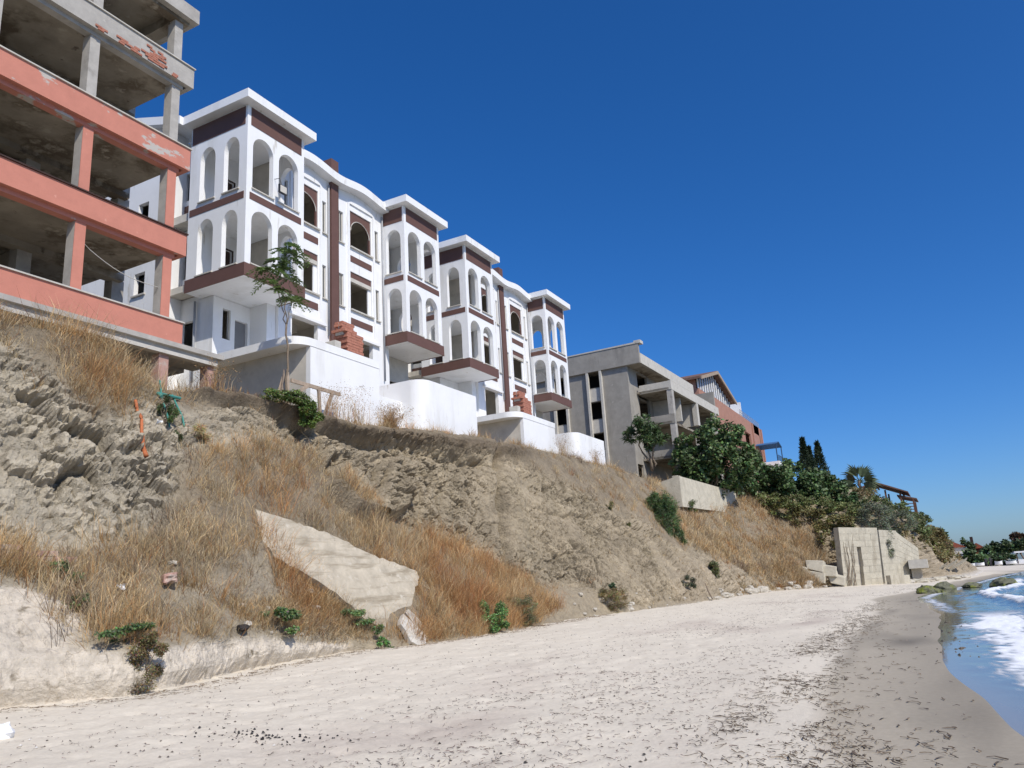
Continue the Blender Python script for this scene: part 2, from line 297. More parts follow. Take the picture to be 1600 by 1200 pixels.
for pl,wd,dp in (([(35.5,4.02),(33.7,3.74),(33.2,3.54),(32.3,3.26),(30.9,2.78)],.20,.55),([(29.3,3.78),(31.7,3.82),(33.1,3.82),(33.6,3.74)],.09,.25),([(37.1,3.18),(38.2,3.02),(37.5,2.5)],.12,.35),([(44.1,3.22),(43.4,3.06)],.16,.5),([(23.6,3.5),(22.5,3.1)],.1,.4),([(24.4,3.54),(23.2,3.26)],.09,.35),([(26.5,3.58),(25.1,3.22)],.1,.35),([(19.8,3.9),(19.5,3.72)],.1,.3),([(21.0,3.86),(20.6,3.7)],.1,.35),([(38.5,3.75),(40,3.4),(39.5,3.0)],.1,.2),([(36,3.5),(38.5,3.35),(41,3.3)],.08,.2),([(27.5,3.9),(28.3,3.6),(27.8,3.3)],.1,.22)):
    dd=seglen(SG+.25*fbm(TB*1.7,3,90),VG+.04*fbm(TB*1.7,3,91),pl,1.,5.2); D-=1.5*dp*np.exp(-(dd/(1.15*wd))**2)*(1-.5*veg)
usl=soft([(15.6,2.7),(21.6,2.3),(20.9,1.5),(19.6,.95),(18.7,1.0),(17.5,2.0),(15.6,2.25)],.15,.05); D=D*(1-.85*usl)
mound=soft([(11.5,1.1),(17.2,1.2),(17.9,1.5),(16.9,2.35),(15.2,2.65),(13,2.6),(11.5,2.2)],.9,.22); D+=.12*mound*(1-usl)
# step of the slumped block and sod overhang along the lip
slump=soft([(19.7,3.02),(21.6,3.46),(22.9,3.57),(23.9,3.52),(25.5,3.68),(26.9,3.68),(25.8,3.3),(24,3.05),(21.8,2.9),(20.5,2.86)],.1,.02); D+=.6*slump-.25*np.exp(-((seglen(SG,VG,[(20.6,3.2),(21.8,3.5),(22.9,3.6),(23.9,3.55),(25.5,3.7),(26.9,3.72)],1,5.2)-.25)/.16)**2)*(1-slump)*(VG>3.3)
sod=np.exp(-((VG-3.94)/.05)**2)*np.clip((SG-15)/1,0,1)*np.clip((40-SG)/4,0,1)
D+=sod*(.22+.34*fbm(TB*1.4,3,70))-(.42+.3*fbm(TB*.9,2,71))*np.exp(-((VG-3.83)/.055)**2)*np.clip((SG-16)/1.5,0,1)*np.clip((37-SG)/4,0,1)
# ledge of packed sand is undercut at its foot
D+=sand*(.17*fbm(TB*1.5,4,30)+(ev-.5)*.07-.30*np.exp(-((VG-.2)/.2)**2)+.03*fbm(TB*5,3,31))
TP=TB+TN*D[...,None]
cA=np.array([.375,.327,.245]); cC=np.array([.31,.255,.175]); cS=np.array([.60,.53,.43]); cV=np.array([.235,.19,.13]); cD=np.array([.12,.09,.06])
tc=np.clip((SG-15)/4,0,1)[...,None]; colr=cA*(1-tc)+cC*tc
colr=colr*(1+.22*fbm(TB*.8,4,100))[...,None]
lay=np.clip(fbm(TB*np.array([.25,.25,1.6]),3,104)*1.6,-1,1)[...,None]*bare[...,None]; colr=colr*(1+.14*lay)
yl=np.clip(fbm(TB*.5,3,103),0,1)[...,None]*zC[...,None]*.5; colr=colr*(1-yl)+np.array([.30,.25,.165])*yl
colr=colr*(1-veg[...,None])+cV*veg[...,None]*(1+.3*fbm(TB*1.5,3,101))[...,None]
rr=np.clip((SG-42)/6,0,1)*np.clip((2.6-VG)/.5,0,1); colr=colr*(1-.5*rr[...,None])+np.array([.34,.28,.20])*.5*rr[...,None]
sdm=np.clip(sod*1.2,0,1)[...,None]; colr=colr*(1-.75*sdm)+cD*.75*sdm
colr=colr*(1+.22*(ev-.5)*bare+.18*(iv-.5)*bare)[...,None]  # sunken blocks tinted darker, raised ones lighter; crevice shade put into the colour
colr=colr*(1-sand[...,None])+cS*(1+.08*fbm(TB*1.2,3,102))[...,None]*sand[...,None]
lo=np.clip((.15-VG)/.5,0,1)[...,None]; colr=colr*(1-lo)+np.array([.53,.49,.43])*lo
def grid_faces(a,b):
    i=np.arange(a*b).reshape(a,b); return np.stack([i[:-1,:-1],i[1:,:-1],i[1:,1:],i[:-1,1:]],-1).reshape(-1,4)
na,nb=SG.shape
F=grid_faces(na,nb)
cl=tri_obj('cliff',TP.reshape(-1,3),F,M['soil'],np.clip(colr,0,1).reshape(-1,3),smooth=False); struct(cl)
def tpos(s,v,lift=0.):
    """points on the displaced cliff sheet"""
    s=np.asarray(s,float); v=np.asarray(v,float)
    fi=np.interp(s,sg,np.arange(len(sg))); fj=np.interp(v,vg,np.arange(len(vg)))
    i=np.clip(fi.astype(int),0,len(sg)-2); j=np.clip(fj.astype(int),0,len(vg)-2); a=(fi-i)[...,None]; b=(fj-j)[...,None]
    P=TP[i,j]*(1-a)*(1-b)+TP[i+1,j]*a*(1-b)+TP[i,j+1]*(1-a)*b+TP[i+1,j+1]*a*b
    return P+TN[i,j]*lift
# ---------------------------------------------------------------- beach
SHX=[-200,-20,6,8,9.6,12.8,16,20,25,30,36,45,50,56,62,75,86,105,117,140,200,300]
SHY=[-1.6,-1.4,-1.0,-.62,-.36,.0,.3,.5,.42,.5,1.0,1.7,1.2,.3,-.3,-1.8,-3.2,-6,-8.2,-13,-24,-40]
def shore(x): return np.interp(x,SHX,SHY)
def beach_z(x,y):
    d=y-shore(x)+.14*fbm(np.stack([x*.35,y*.1,0*x],-1),2,200)*np.clip((x-9)/4,0,1)
    dry=np.clip((d-2.2)/2.5,0,1)
    z=np.where(d>0,.018*d,.04*d)+.002
    P=np.stack([x,y,0*x],-1)
    z=z+dry*(.04*fbm(P*.8,3,210)+.03*fbm(P*3.4,3,211)+.012*fbm(P*9,2,212))+.006*fbm(P*.5,2,215)*np.clip((d-.6)/1,0,1)
    a1,a2,ai=worley(P*np.array([1.9,1.9,1]),220); z=z-dry*.05*np.clip(1-a1/.36,0,1)*(ai>.55)
    z=z+.05*np.exp(-((d-3.0)/.8)**2)*(.5+fbm(P*.4,2,230))
    return z
def geom(a,b,d0,d1):
    r=[a];
    while r[-1]<b: t=(r[-1]-a)/(b-a); r.append(r[-1]+d0+(d1-d0)*t)
    return np.array(r)
bx=np.concatenate([np.arange(-60,3,2.),geom(3,60,.05,.35),geom(60.4,320,.5,8)]); by=np.concatenate([np.arange(-60,-4,4.),np.arange(-4,-1.,.3),np.arange(-1,15.6,.075),np.arange(16,40,6)])
BX,BY=np.meshgrid(bx,by,indexing='ij'); BZ=beach_z(BX,BY); BZ=np.where(BY>15.6,BZ-.5,BZ)
dsh=BY-shore(BX)+.35*fbm(np.stack([BX*.25,BY*.5,0*BX],-1),3,240)
wet=np.clip(1-(dsh-1.75)/.35,0,1); wet2=np.clip(1-(dsh-.5)/1.2,0,1)
bc=np.array([.655,.59,.48])*(1+.05*fbm(np.stack([BX,BY,0*BX],-1)*.6,3,241))[...,None]
bc=bc*(1-wet[...,None])+np.array([.43,.375,.285])*wet[...,None]
bc=bc*(1-.22*wet2[...,None])
dk=np.clip(fbm(np.stack([BX*.25,BY*.9,0*BX],-1),3,242)-.1,0,1)*wet; bc=bc*(1-.6*dk[...,None])
mv=np.clip(fbm(np.stack([BX*.3,BY*.5,0*BX],-1),3,243)*1.6-.15,0,1)*np.clip((dsh-2.5)/1.5,0,1)*np.clip((9-dsh)/3,0,1)
bc=bc*(1-.30*mv[...,None]*np.array([.9,1.05,1.0]))
colb=np.concatenate([bc,wet[...,None]],-1)
ms=bpy.data.materials.new('beach_sand'); ms.use_nodes=True; n=ms.node_tree; L=n.links.new; bs=n.nodes['Principled BSDF']
at=node(n,'ShaderNodeAttribute',attribute_name='Col'); geo=node(n,'ShaderNodeNewGeometry')
tx=node(n,'ShaderNodeTexNoise'); tx.inputs['Scale'].default_value=14; tx.inputs['Detail'].default_value=10; tx.inputs['Roughness'].default_value=.7; L(geo.outputs['Position'],tx.inputs['Vector'])
mr=node(n,'ShaderNodeMapRange'); mr.inputs['From Min'].default_value=.3; mr.inputs['From Max'].default_value=.7; mr.inputs['To Min'].default_value=.9; mr.inputs['To Max'].default_value=1.08; L(tx.outputs['Fac'],mr.inputs['Value'])
vm=node(n,'ShaderNodeVectorMath',operation='SCALE'); L(at.outputs['Color'],vm.inputs[0]); L(mr.outputs[0],vm.inputs['Scale']); L(vm.outputs[0],bs.inputs['Base Color'])
rm=node(n,'ShaderNodeMapRange'); rm.inputs['To Min'].default_value=.95; rm.inputs['To Max'].default_value=.7; L(at.outputs['Alpha'],rm.inputs['Value']); L(rm.outputs[0],bs.inputs['Roughness'])
bp=node(n,'ShaderNodeBump'); bp.inputs['Distance'].default_value=.05; im=node(n,'ShaderNodeMapRange'); im.inputs['To Min'].default_value=.4; im.inputs['To Max'].default_value=.06; L(at.outputs['Alpha'],im.inputs['Value']); L(im.outputs[0],bp.inputs['Strength']); L(tx.outputs['Fac'],bp.inputs['Height']); L(bp.outputs[0],bs.inputs['Normal'])
bs.inputs['Specular IOR Level'].default_value=.2
be=tri_obj('beach',np.stack([BX,BY,BZ],-1).reshape(-1,3),grid_faces(*BX.shape),ms,np.clip(colb,0,1).reshape(-1,4),smooth=True); struct(be)
# ---------------------------------------------------------------- sea
sx=np.concatenate([-geom(0,900,8,80)[::-1]-12,np.arange(-12,4,1.),geom(4,90,.07,.6),geom(91,1500,2,60)]); sy=np.concatenate([-geom(20,1600,2,80)[::-1],np.arange(-20,-6,.35),np.arange(-6,3.2,.06)])
SX,SY=np.meshgrid(sx,sy,indexing='ij'); ds=SY-shore(SX)+.14*fbm(np.stack([SX*.35,SY*.1,0*SX],-1),2,200)*np.clip((SX-9)/4,0,1)
Pn=np.stack([SX,SY,0*SX],-1); dep=np.clip(-ds/2.5,0,1); far=np.clip(1-np.abs(SY)/150,0,1)*np.clip(1-SX/400,0,1)
ph=ds*1.5+1.2*fbm(np.stack([SX*.09,SY*.2,0*SX],-1),2,300)
sw=np.maximum(0,np.sin(ph))**3
SZ=.004+dep*far*(.16*sw+.05*fbm(Pn*np.array([.6,1.2,1]),3,301)+.03*fbm(Pn*2.2,3,302))+.0*ds
fo=fbm(Pn*np.array([.5,.9,1]),4,310); f1_,f2_,fi_=worley(Pn*np.array([2.2,4.2,1])+.5*np.stack([fo,fo,0*fo],-1),312); fine=.7*fbm(Pn*np.array([4,7,1]),4,311)+.5-1.3*np.clip((f2_-f1_),0,.6)
foam=np.clip((fo*.8+fine*.9+1.0-1.9*np.abs((-ds-1.35)/1.25))*1.6,0,1)*np.clip((SX-9)/3,0,1)*np.clip((31-SX)/4,0,1)
foam=np.maximum(foam,np.clip((sw-.55+fine*.55+fo*.4)*2.2,0,1)*dep*np.clip((SX-26)/4,0,1)*np.clip((75-SX)/10,0,1)*np.clip(1.2-np.abs(ds+3)/5,0,1))
foam=np.maximum(foam,.8*np.clip((fine*.9+fo*.7+.25)*2,0,1)*np.exp(-((ds+.35)/.22)**2)*np.clip((SX-30)/4,0,1))
SZ=SZ+.05*foam*dep*(.5+fine)
mw=bpy.data.materials.new('sea_water'); mw.use_nodes=True; n=mw.node_tree; L=n.links.new; bs=n.nodes['Principled BSDF']
bs.inputs['Roughness'].default_value=.06; bs.inputs['IOR'].default_value=1.333; bs.inputs['Specular IOR Level'].default_value=.5
at=node(n,'ShaderNodeAttribute',attribute_name='Col'); geo=node(n,'ShaderNodeNewGeometry')
L(at.outputs['Color'],bs.inputs['Base Color'])
rm=node(n,'ShaderNodeMapRange'); rm.inputs['To Min'].default_value=.05; rm.inputs['To Max'].default_value=.8; L(at.outputs['Alpha'],rm.inputs['Value']); L(rm.outputs[0],bs.inputs['Roughness'])
tx=node(n,'ShaderNodeTexNoise'); tx.inputs['Scale'].default_value=3.5; tx.inputs['Detail'].default_value=6; mp=node(n,'ShaderNodeMapping'); mp.inputs['Scale'].default_value=(.6,1.6,1); L(geo.outputs['Position'],mp.inputs['Vector']); L(mp.outputs[0],tx.inputs['Vector'])
bp=node(n,'ShaderNodeBump'); bp.inputs['Strength'].default_value=.35; bp.inputs['Distance'].default_value=.06; L(tx.outputs['Fac'],bp.inputs['Height']); L(bp.outputs[0],bs.inputs['Normal'])
at2=node(n,'ShaderNodeAttribute',attribute_name='Dep'); mb2=node(n,'ShaderNodeMapRange'); mb2.inputs['To Min'].default_value=.02; mb2.inputs['To Max'].default_value=.5; L(at2.outputs['Fac'],mb2.inputs['Value']); L(mb2.outputs[0],bp.inputs['Strength'])
dd=np.clip(-ds/7,0,1)[...,None]; sh_=np.clip(1+ds/.9,0,1)[...,None]; wc=(np.array([.17,.19,.18])*(1-sh_)+np.array([.27,.25,.21])*sh_)*(1-dd)+np.array([.05,.10,.13])*dd
wc=wc*(1-foam[...,None])+np.array([.82,.84,.86])*foam[...,None]
se=tri_obj('sea',np.stack([SX,SY,SZ],-1).reshape(-1,3),grid_faces(*SX.shape),mw,np.concatenate([wc,foam[...,None]],-1).reshape(-1,4),smooth=True); struct(se)
a=se.data.attributes.new('Dep','FLOAT','POINT'); a.data.foreach_set('value',np.clip(-ds/2.2-.2,0,1).astype(np.float32).ravel())
# land far inland and beyond the bay
struct(tri_obj('inland_ground',np.array([[-300,60,10.2],[900,60,10.2],[900,900,12],[-300,900,12],[165,-2,.9],[900,-60,1.2],[900,62,2],[165,62,2]]),np.array([[0,1,2,3],[4,5,6,7]]),mat('inland_soil',(.25,.21,.14),.2,1,.95)))
# ---------------------------------------------------------------- white villas
def villa(label):
    X0,Y0=22.12,23.6
    R=thing('white_villa',label,'building',(X0,Y0,9.0),'matching white arched villas')
    pl,br=M['plaster'],M['brown']
    AU=[(.33,1.54),(1.88,3.11)]
    LV=[(15.42,17.36,17.98),(18.89,20.86,21.48)]
    def tower(x0,left_arch,right_arch,dep_l,dep_r,name):
        x1=x0+3.5; y=Y0
        obj('tower_front_wall',MB().panel((x0,y),(1,0),(0,1),3.5,15.33,22.9,.24,[(a,b,*l) for a,b in AU for l in LV],18),pl,R)
        obj('tower_side_wall',MB().panel((x0,y+dep_l),(0,-1),(1,0),dep_l-.24,15.33,22.9,.24,[(dep_l-b,dep_l-a,*l) for a,b in left_arch for l in LV],16),pl,R)
        obj('tower_side_wall',MB().panel((x1,y+.24),(0,1),(-1,0),dep_r-.24,15.33,22.9,.24,[(a-.24,b-.24,*l) for a,b in right_arch for l in LV],16),pl,R)
        dm=max(dep_l,dep_r)
        sl=obj('balcony_slab',MB().box(x0-.02,x1+.02,y-.02,y+dm,14.80,15.33),pl,R)
        e=.055
        sw=obj('slab_edge',MB().box(x0-e,x1+e,y-e,y-.02,14.77,15.35),br,R)
        obj('slab_edge',MB().box(x0-e,x0-.02,y-.02,y+dep_l,14.77,15.35),br,R); obj('slab_edge',MB().box(x1+.02,x1+e,y-.02,y+dep_r,14.77,15.35),br,R)
        for z0,z1 in ((18.2,18.82),(22.2,22.88)): obj('floor_slab',MB().box(x0+.24,x1-.24,y+.24,y+dm-.01,z0,z1),pl,R)
        # recessed brown panels
        for z0,z1,nm in ((21.88,22.74,'frieze_panel'),(18.34,18.66,'band_panel')):
            obj(nm,MB().box(x0+.19,x1-.19,y-.02,y+.05,z0,z1),br,R)
            obj(nm,MB().box(x0-.02,x0+.05,y+.13,y+dep_l-.08,z0,z1),br,R)
            obj(nm,MB().box(x1-.05,x1+.02,y+.13,y+dep_r-.08,z0,z1),br,R)
        for zz in (18.84,15.37):
            for a,b in AU: obj('arch_sill',MB().box(x0+a-.05,x0+b+.05,y-.075,y+.3,zz,zz+.055),M['lightcon'],R)
            for a,b in left_arch: obj('arch_sill',MB().box(x0-.075,x0+.3,y+a-.05,y+b+.05,zz,zz+.055),M['lightcon'],R)
        return x1
    xa=tower(22.12,[(.46,1.38),(1.92,2.86)],[(.42,1.22)],3.5,1.5,'a')
    xb=tower(33.60,[(.27,1.26)],[(.36,1.28),(1.92,2.86)],1.5,3.5,'b')
    # back walls of the loggias, with doors
    for x0,dx in ((22.36,23.5),(33.84,35.6)):
        w0=x0 if x0<30 else x0-.2
        wl=obj('loggia_wall',MB().panel((w0,Y0+3.3),(1,0),(0,1),3.05,15.33,22.3,.2,[(dx-w0,dx-w0+.95,15.34,17.5,17.5),(dx-w0,dx-w0+.95,18.83,21.0,21.0)]),pl,R)
        for z0,z1 in ((15.34,17.5),(18.83,21.0)):
            dr=obj('door',MB().box(dx+.02,dx+.93,Y0+3.4,Y0+3.46,z0,z1),M['darkbrown'],R)
            obj('door_frame',MB().box(dx-.06,dx+.0,Y0+3.26,Y0+3.3,z0,z1+.06).box(dx+.95,dx+1.01,Y0+3.26,Y0+3.3,z0,z1+.06).box(dx,dx+.95,Y0+3.26,Y0+3.3,z1,z1+.06),M['darkbrown'],dr)
    # middle front
    ym=25.1; xm0,xm1=25.62,33.60
    WN=[(26.5,28.27),(30.77,32.55)]; NR=[(25.8,26.14),(28.54,28.88),(29.85,30.22),(32.83,33.19)]
    ops=[]
    for a,b in WN: ops+=[(a-xm0,b-xm0,11.6,14.6,14.6),(a-xm0,b-xm0,16.15,18.25,18.25),(a-xm0,b-xm0,19.66,21.75,21.75)]
    for a,b in NR: ops+=[(a-xm0,b-xm0,16.1,17.87,17.87),(a-xm0,b-xm0,19.62,21.38,21.38)]
    obj('front_wall',MB().panel((xm0,ym),(1,0),(0,1),xm1-xm0,9.2,22.3,.24,ops),pl,R)
    def wave(x):
        t=(x-25.62)/(33.6-25.62); return 23.15+.095*math.cos(4*math.pi*(t-.22))
    xs=[xm0+(xm1-xm0)*k/48 for k in range(49)]
    obj('front_gable',MB().prism_y([(x,22.28) for x in (xm0,xm1)]+[(x,wave(x)-.3) for x in xs[::-1]],ym+.003,ym+.237),pl,R)
    obj('wavy_cornice',MB().prism_y([(x,wave(x)-.43) for x in xs]+[(x,wave(x)) for x in xs[::-1]],ym-.52,ym+.6),pl,R,smooth=False)
    # proud wall frames round the window bays
    for a,b in WN:
        f=.07
        pts=[(a-.22,15.0),(a-.1,15.0),(a-.1,22.05)]+[(a-.1+(b-a+.2)*k/16,22.05+.3*math.sin(math.pi*k/16)) for k in range(17)]+[(b+.1,22.05),(b+.1,15.0),(b+.22,15.0),(b+.22,22.1)]
        mbf=MB().box(a-.24,a-.1,ym-f,ym-.002,14.75,22.1).box(b+.1,b+.24,ym-f,ym-.002,14.75,22.1)
        top=[(a-.24,22.1)]+[(a-.24+(b-a+.48)*k/16,22.1+.42*math.sin(math.pi*k/16)) for k in range(1,16)]+[(b+.24,22.1)]
        mbf.prism_y(top,ym-f,ym-.002); obj('bay_frame',mbf,pl,R)
        # upper window: brown panel with an arch cut in it
        wdw=obj('window',MB().panel((a+.005,ym+.06),(1,0),(0,1),b-a-.01,19.67,21.745,.09,[(.1,b-a-.11,19.68,20.62,21.34)],18),br,R)
        c=(a+b)/2; r=(b-a)/2-.1
        obj('arch_trim',MB().tube([(c-r*math.cos(math.pi*k/14),ym+.05,20.62+.72*math.sin(math.pi*k/14)) for k in range(15)],.028,5),M['lightcon'],wdw)
        obj('sill',MB().box(a-.06,b+.06,ym-.12,ym+.02,19.58,19.655),M['lightcon'],wdw)
        w2=obj('window',MB().box(a+.005,b-.005,ym+.05,ym+.2,17.92,18.245),br,R)
        obj('shutter_box',MB().box(a+.03,b-.03,ym+.02,ym+.2,17.7,17.91),M['lightcon'],w2)
        obj('sill',MB().box(a-.06,b+.06,ym-.12,ym+.02,16.07,16.145),M['lightcon'],w2)
        obj('window_frame',MB().box(a+.002,a+.09,ym+.1,ym+.17,16.16,17.69).box(b-.22,b-.002,ym+.1,ym+.17,16.16,17.69),pl,w2)
        for z0,z1 in ((18.8,19.15),(15.32,15.67)): obj('band_panel',MB().box(a+.0,b-.0,ym-.022,ym+.05,z0,z1),br,R)
        obj('garage_lintel',MB().box(a-.3,b+.5,ym-.16,ym-.002,14.6,14.74),pl,R)
    for a,b in NR:
        for z0,z1 in ((16.1,17.87),(19.62,21.38)):
            g=obj('narrow_window',MB().box(a+.002,a+.05,ym+.08,ym+.14,z0,z1).box(b-.05,b-.002,ym+.08,ym+.14,z0,z1).box(a+.05,b-.05,ym+.08,ym+.14,z1-.05,z1-.002).box((a+b)/2-.02,(a+b)/2+.02,ym+.08,ym+.14,z0,z1-.05),M['lightcon'],R)
            obj('pane',MB().box(a+.05,b-.05,ym+.105,ym+.115,z0,z1-.05),M['glass'],g)
            obj('sill',MB().box(a-.05,b+.05,ym-.09,ym+.02,z0-.06,z0-.004),M['lightcon'],g)
    obj('chimney',MB().box(29.1,29.66,ym-.17,ym+.45,12.9,24.0),br,R)
    for xx,z0 in ((28.98,14.2),(33.47,12.8)):
        obj('drainpipe',MB().tube([(xx,ym-.09,22.4),(xx,ym-.09,z0)],.045,8),M['metalgrey'],R,True)
    # inside: floors, cross walls and back
    yb=ym+4.6
    for z0,z1 in ((22.0,22.3),(18.38,18.75),(15.0,15.3),(11.2,11.5)): obj('floor_slab',MB().box(xm0,xm1,ym+.24,yb,z0,z1),M['interior'],R)
    obj('inner_wall',MB().box(xm0,xm1,yb,yb+.2,9.2,22.9),M['interior'],R)
    obj('inner_wall',MB().box(29.3,29.5,ym+.46,yb,9.2,22.0),M['interior'],R)
    for xx in (xm0-.2,xm1): obj('inner_wall',MB().box(xx+.001,xx+.199,ym+.24,yb,9.2,22.9),M['interior'],R)
    for a,b in WN:
        for z in (18.2,14.85): obj('ceiling_beam',MB().box(a-.1,b+.3,ym+1.6,ym+1.9,z-.25,z+.17),M['interior'],R)
    # ground storey under tower a
    g=MB().panel((22.97,26.3),(1,0),(0,1),2.63,9.2,14.78,.22,[(.53,.98,12.95,14.35,14.35),(1.23,1.98,11.3,14.0,14.0)]); obj('ground_wall',g,pl,R)
    obj('door',MB().box(24.21,24.94,26.44,26.49,11.3,14.0),M['greydoor'],R)
    obj('window_frame',MB().box(23.5,23.55,26.35,26.4,12.95,14.35).box(23.9,23.95,26.35,26.4,12.95,14.35),M['lightcon'],R)
    obj('pillar',MB().box(25.07,25.6,25.25,26.298,9.2,14.79),pl,R)
    obj('ground_wall',MB().panel((22.97,28.4),(0,-1),(1,0),1.87,9.2,14.78,.2,[(.1,1.0,11.5,13.9,13.9)]),pl,R)
    obj('drainpipe',MB().tube([(22.88,27.35,14.7),(22.88,27.35,11.0)],.05,8),M['metalgrey'],R,True)
    obj('side_wall',MB().box(25.605,25.83,25.345,29.6,9.2,14.98),pl,R)
    # ground storey under tower b
    obj('ground_wall',MB().panel((33.62,26.0),(1,0),(0,1),3.4,9.2,14.78,.2,[(1.0,2.9,12.9,13.35,13.35)]),M['interior'],R)
    obj('dark_recess_panel',MB().box(34.63,36.5,26.08,26.14,12.92,13.34),M['dark'],R)  # near-black panel filling the long recess in the wall
    obj('pillar',MB().box(33.62,34.0,25.12,25.98,9.2,14.79),pl,R)
    # recessed bay and side wing behind tower a
    obj('recess_wall',MB().panel((23.0,28.6),(0,-1),(1,0),1.5,9.2,22.9,.2,[(.1,1.1,16.0,17.9,17.9),(.1,1.1,19.9,21.3,21.3),(.1,1.1,11.8,14.0,14.0)]),pl,R)
    for z0,z1 in ((18.9,19.6),(15.0,15.7)): obj('band_panel',MB().box(22.94,23.05,27.3,28.5,z0,z1),br,R)
    obj('wing_wall',MB().panel((21.9,36),(0,-1),(1,0),7.6,9.2,23.6,.22,[(5.8,6.5,15.3,16.35,16.35),(5.8,6.5,18.7,19.8,19.8)]),pl,R)
    obj('wing_wall',MB().panel((22.12,28.4),(1,0),(0,1),.9,9.2,23.4,.2,[]),pl,R)
    for z0 in (15.3,18.7): obj('sill',MB().box(21.82,22.0,29.4,30.3,z0-.08,z0-.005),M['lightcon'],R)
    # right-hand side and back
    obj('side_wall',MB().panel((37.1,27.1),(0,1),(-1,0),8.9,9.2,22.9,.22,[(1,1.9,15.9,17.4,17.4),(1,1.9,19.4,20.9,20.9)]),pl,R)
    obj('back_wall',MB().box(21.92,37.08,36,36.2,9.2,23),pl,R)
    for z0,z1 in ((18.38,18.75),(15.0,15.3)):
        obj('floor_slab',MB().box(22.3,25.4,27.2,35.9,z0,z1),M['interior'],R); obj('floor_slab',MB().box(33.85,36.8,27.2,35.9,z0,z1),M['interior'],R)
    # roof plates and cornices with plain eaves
    def cornice(x0,x1,y0,y1): 
        return obj('cornice',MB().box(x0,x1,y0,y1,22.80,23.2),pl,R)
    cornice(21.68,25.98,23.16,27.2); cornice(33.24,37.5,23.16,27.2)
    sg_=[(27.2,22.80),(30.2,23.72),(33.4,22.8),(36.4,22.8),(36.4,23.2),(33.4,23.2),(30.2,24.14),(27.2,23.2)]
    obj('gable_cornice',MB().prism_x(sg_,21.5,23.4),pl,R); obj('gable_cornice',MB().prism_x(sg_,36.0,37.5),pl,R)
    obj('side_gable',MB().prism_x([(28.4,22.6),(33.2,22.6),(33.2,22.9),(30.2,23.8),(28.4,23.3)],21.92,22.1),pl,R)
    obj('roof',MB().box(23.4,36.0,25.705,36.2,22.5,22.79),M['lightcon'],R)
    return R
def glass(name,tint,rough=.05):
    m=bpy.data.materials.new(name); m.use_nodes=True; b=m.node_tree.nodes['Principled BSDF']; b.inputs['Base Color'].default_value=(*tint,1); b.inputs['Roughness'].default_value=rough; b.inputs['Specular IOR Level'].default_value=.8
    t=m.node_tree.nodes.new('ShaderNodeTexNoise'); t.inputs['Scale'].default_value=1.5; bp=m.node_tree.nodes.new('ShaderNodeBump'); bp.inputs['Strength'].default_value=.03; m.node_tree.links.new(t.outputs['Fac'],bp.inputs['Height']); m.node_tree.links.new(bp.outputs[0],b.inputs['Normal'])
    return m
M['glass']=glass('dusty_window_glass',(.06,.065,.07),.12)
M['greydoor']=mat('grey_door_paint',(.20,.20,.205),.06,3,.6)
v1=villa('nearer white villa with brown bands, floodlight on its left tower')
v2=dup(v1); v2.location.x+=17.94; v2['label']='farther white villa with brown bands, beside the grey concrete shell'
# floodlight bracketed between the two front arches of the nearer villa
fl=thing('floodlight','black square floodlight on the front of the nearest white tower','lamp',(23.85,23.5,19.2))
obj('bracket',MB().tube([(23.75,23.6,19.9),(23.75,23.3,19.85),(23.85,23.25,19.5)],.015,6),M['blackmetal'],fl)
hd=obj('lamp_housing',MB().box(23.62,24.08,23.16,23.25,19.1,19.5),M['blackmetal'],fl)
obj('lamp_glass',MB().box(23.66,24.04,23.145,23.159,19.14,19.46),M['lightcon'],hd)
# ---------------------------------------------------------------- white terrace walls in front of the villas
def arc(cx,cy,r,a0,a1,n=10): return [(cx+r*math.cos(math.radians(a0+(a1-a0)*k/n)),cy+r*math.sin(math.radians(a0+(a1-a0)*k/n))) for k in range(n+1)]
def terrace_open(label):
    R=thing('terrace_wall',label,'wall',(24.8,20.6,7.4),'white terrace walls with an open side')
    pl=M['plaster']
    obj('front_wall',MB().box(22.67,27.0,20.5,20.72,7.4,11.235),pl,R)
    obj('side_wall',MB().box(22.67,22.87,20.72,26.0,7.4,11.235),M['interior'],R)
    obj('end_wall',MB().box(26.8,27.0,20.72,25.0,7.4,11.235),pl,R)
    p=arc(22.75,21.33,.85,180,270,14)+[(27.02,20.48),(27.02,25.0),(21.9,25.8)]
    obj('roof_slab',MB().prism(p,11.237,11.56),pl,R)
    return R
def terrace_solid(label):
    R=thing('terrace_wall',label,'wall',(32.7,20.6,7.4),'white terrace walls with a rounded corner')
    pl=M['plaster']; t=.22; r=.75
    o=[(30.2,24.9)]+arc(30.2+r,20.46+r,r,180,270,14)+[(35.2,20.46)]
    i=[(35.2,20.46+t)]+arc(30.2+r,20.46+r,r-t,270,180,14)+[(30.2+t,24.9)]
    mb=MB(); q=o+i; n=len(o)
    for a in range(n-1):
        b=len(i)-1-a
        mb.prism([o[a],o[a+1],i[b-1],i[b]],7.4,11.5)
    obj('curved_wall',mb,pl,R)
    obj('end_wall',MB().panel((35.2,20.685),(0,1),(-1,0),4.2,7.4,11.18,.2,[(.25,1.2,9.7,10.7,10.7)]),pl,R)
    obj('coping',MB().box(34.9,35.22,20.685,24.9,11.185,11.5),pl,R)
    return R
w1=terrace_open('white terrace wall with shaded open side behind the young tree')
w2=dup(w1); w2.location.x+=17.94; w2['label']='white open-sided terrace wall below the farther villa, third white wall along'
w3=terrace_solid('large white terrace wall with rounded corner below the nearer villa')
w4=dup(w3); w4.location.x+=17.94; w4['label']='last white rounded terrace wall, nearest the grey concrete shell'
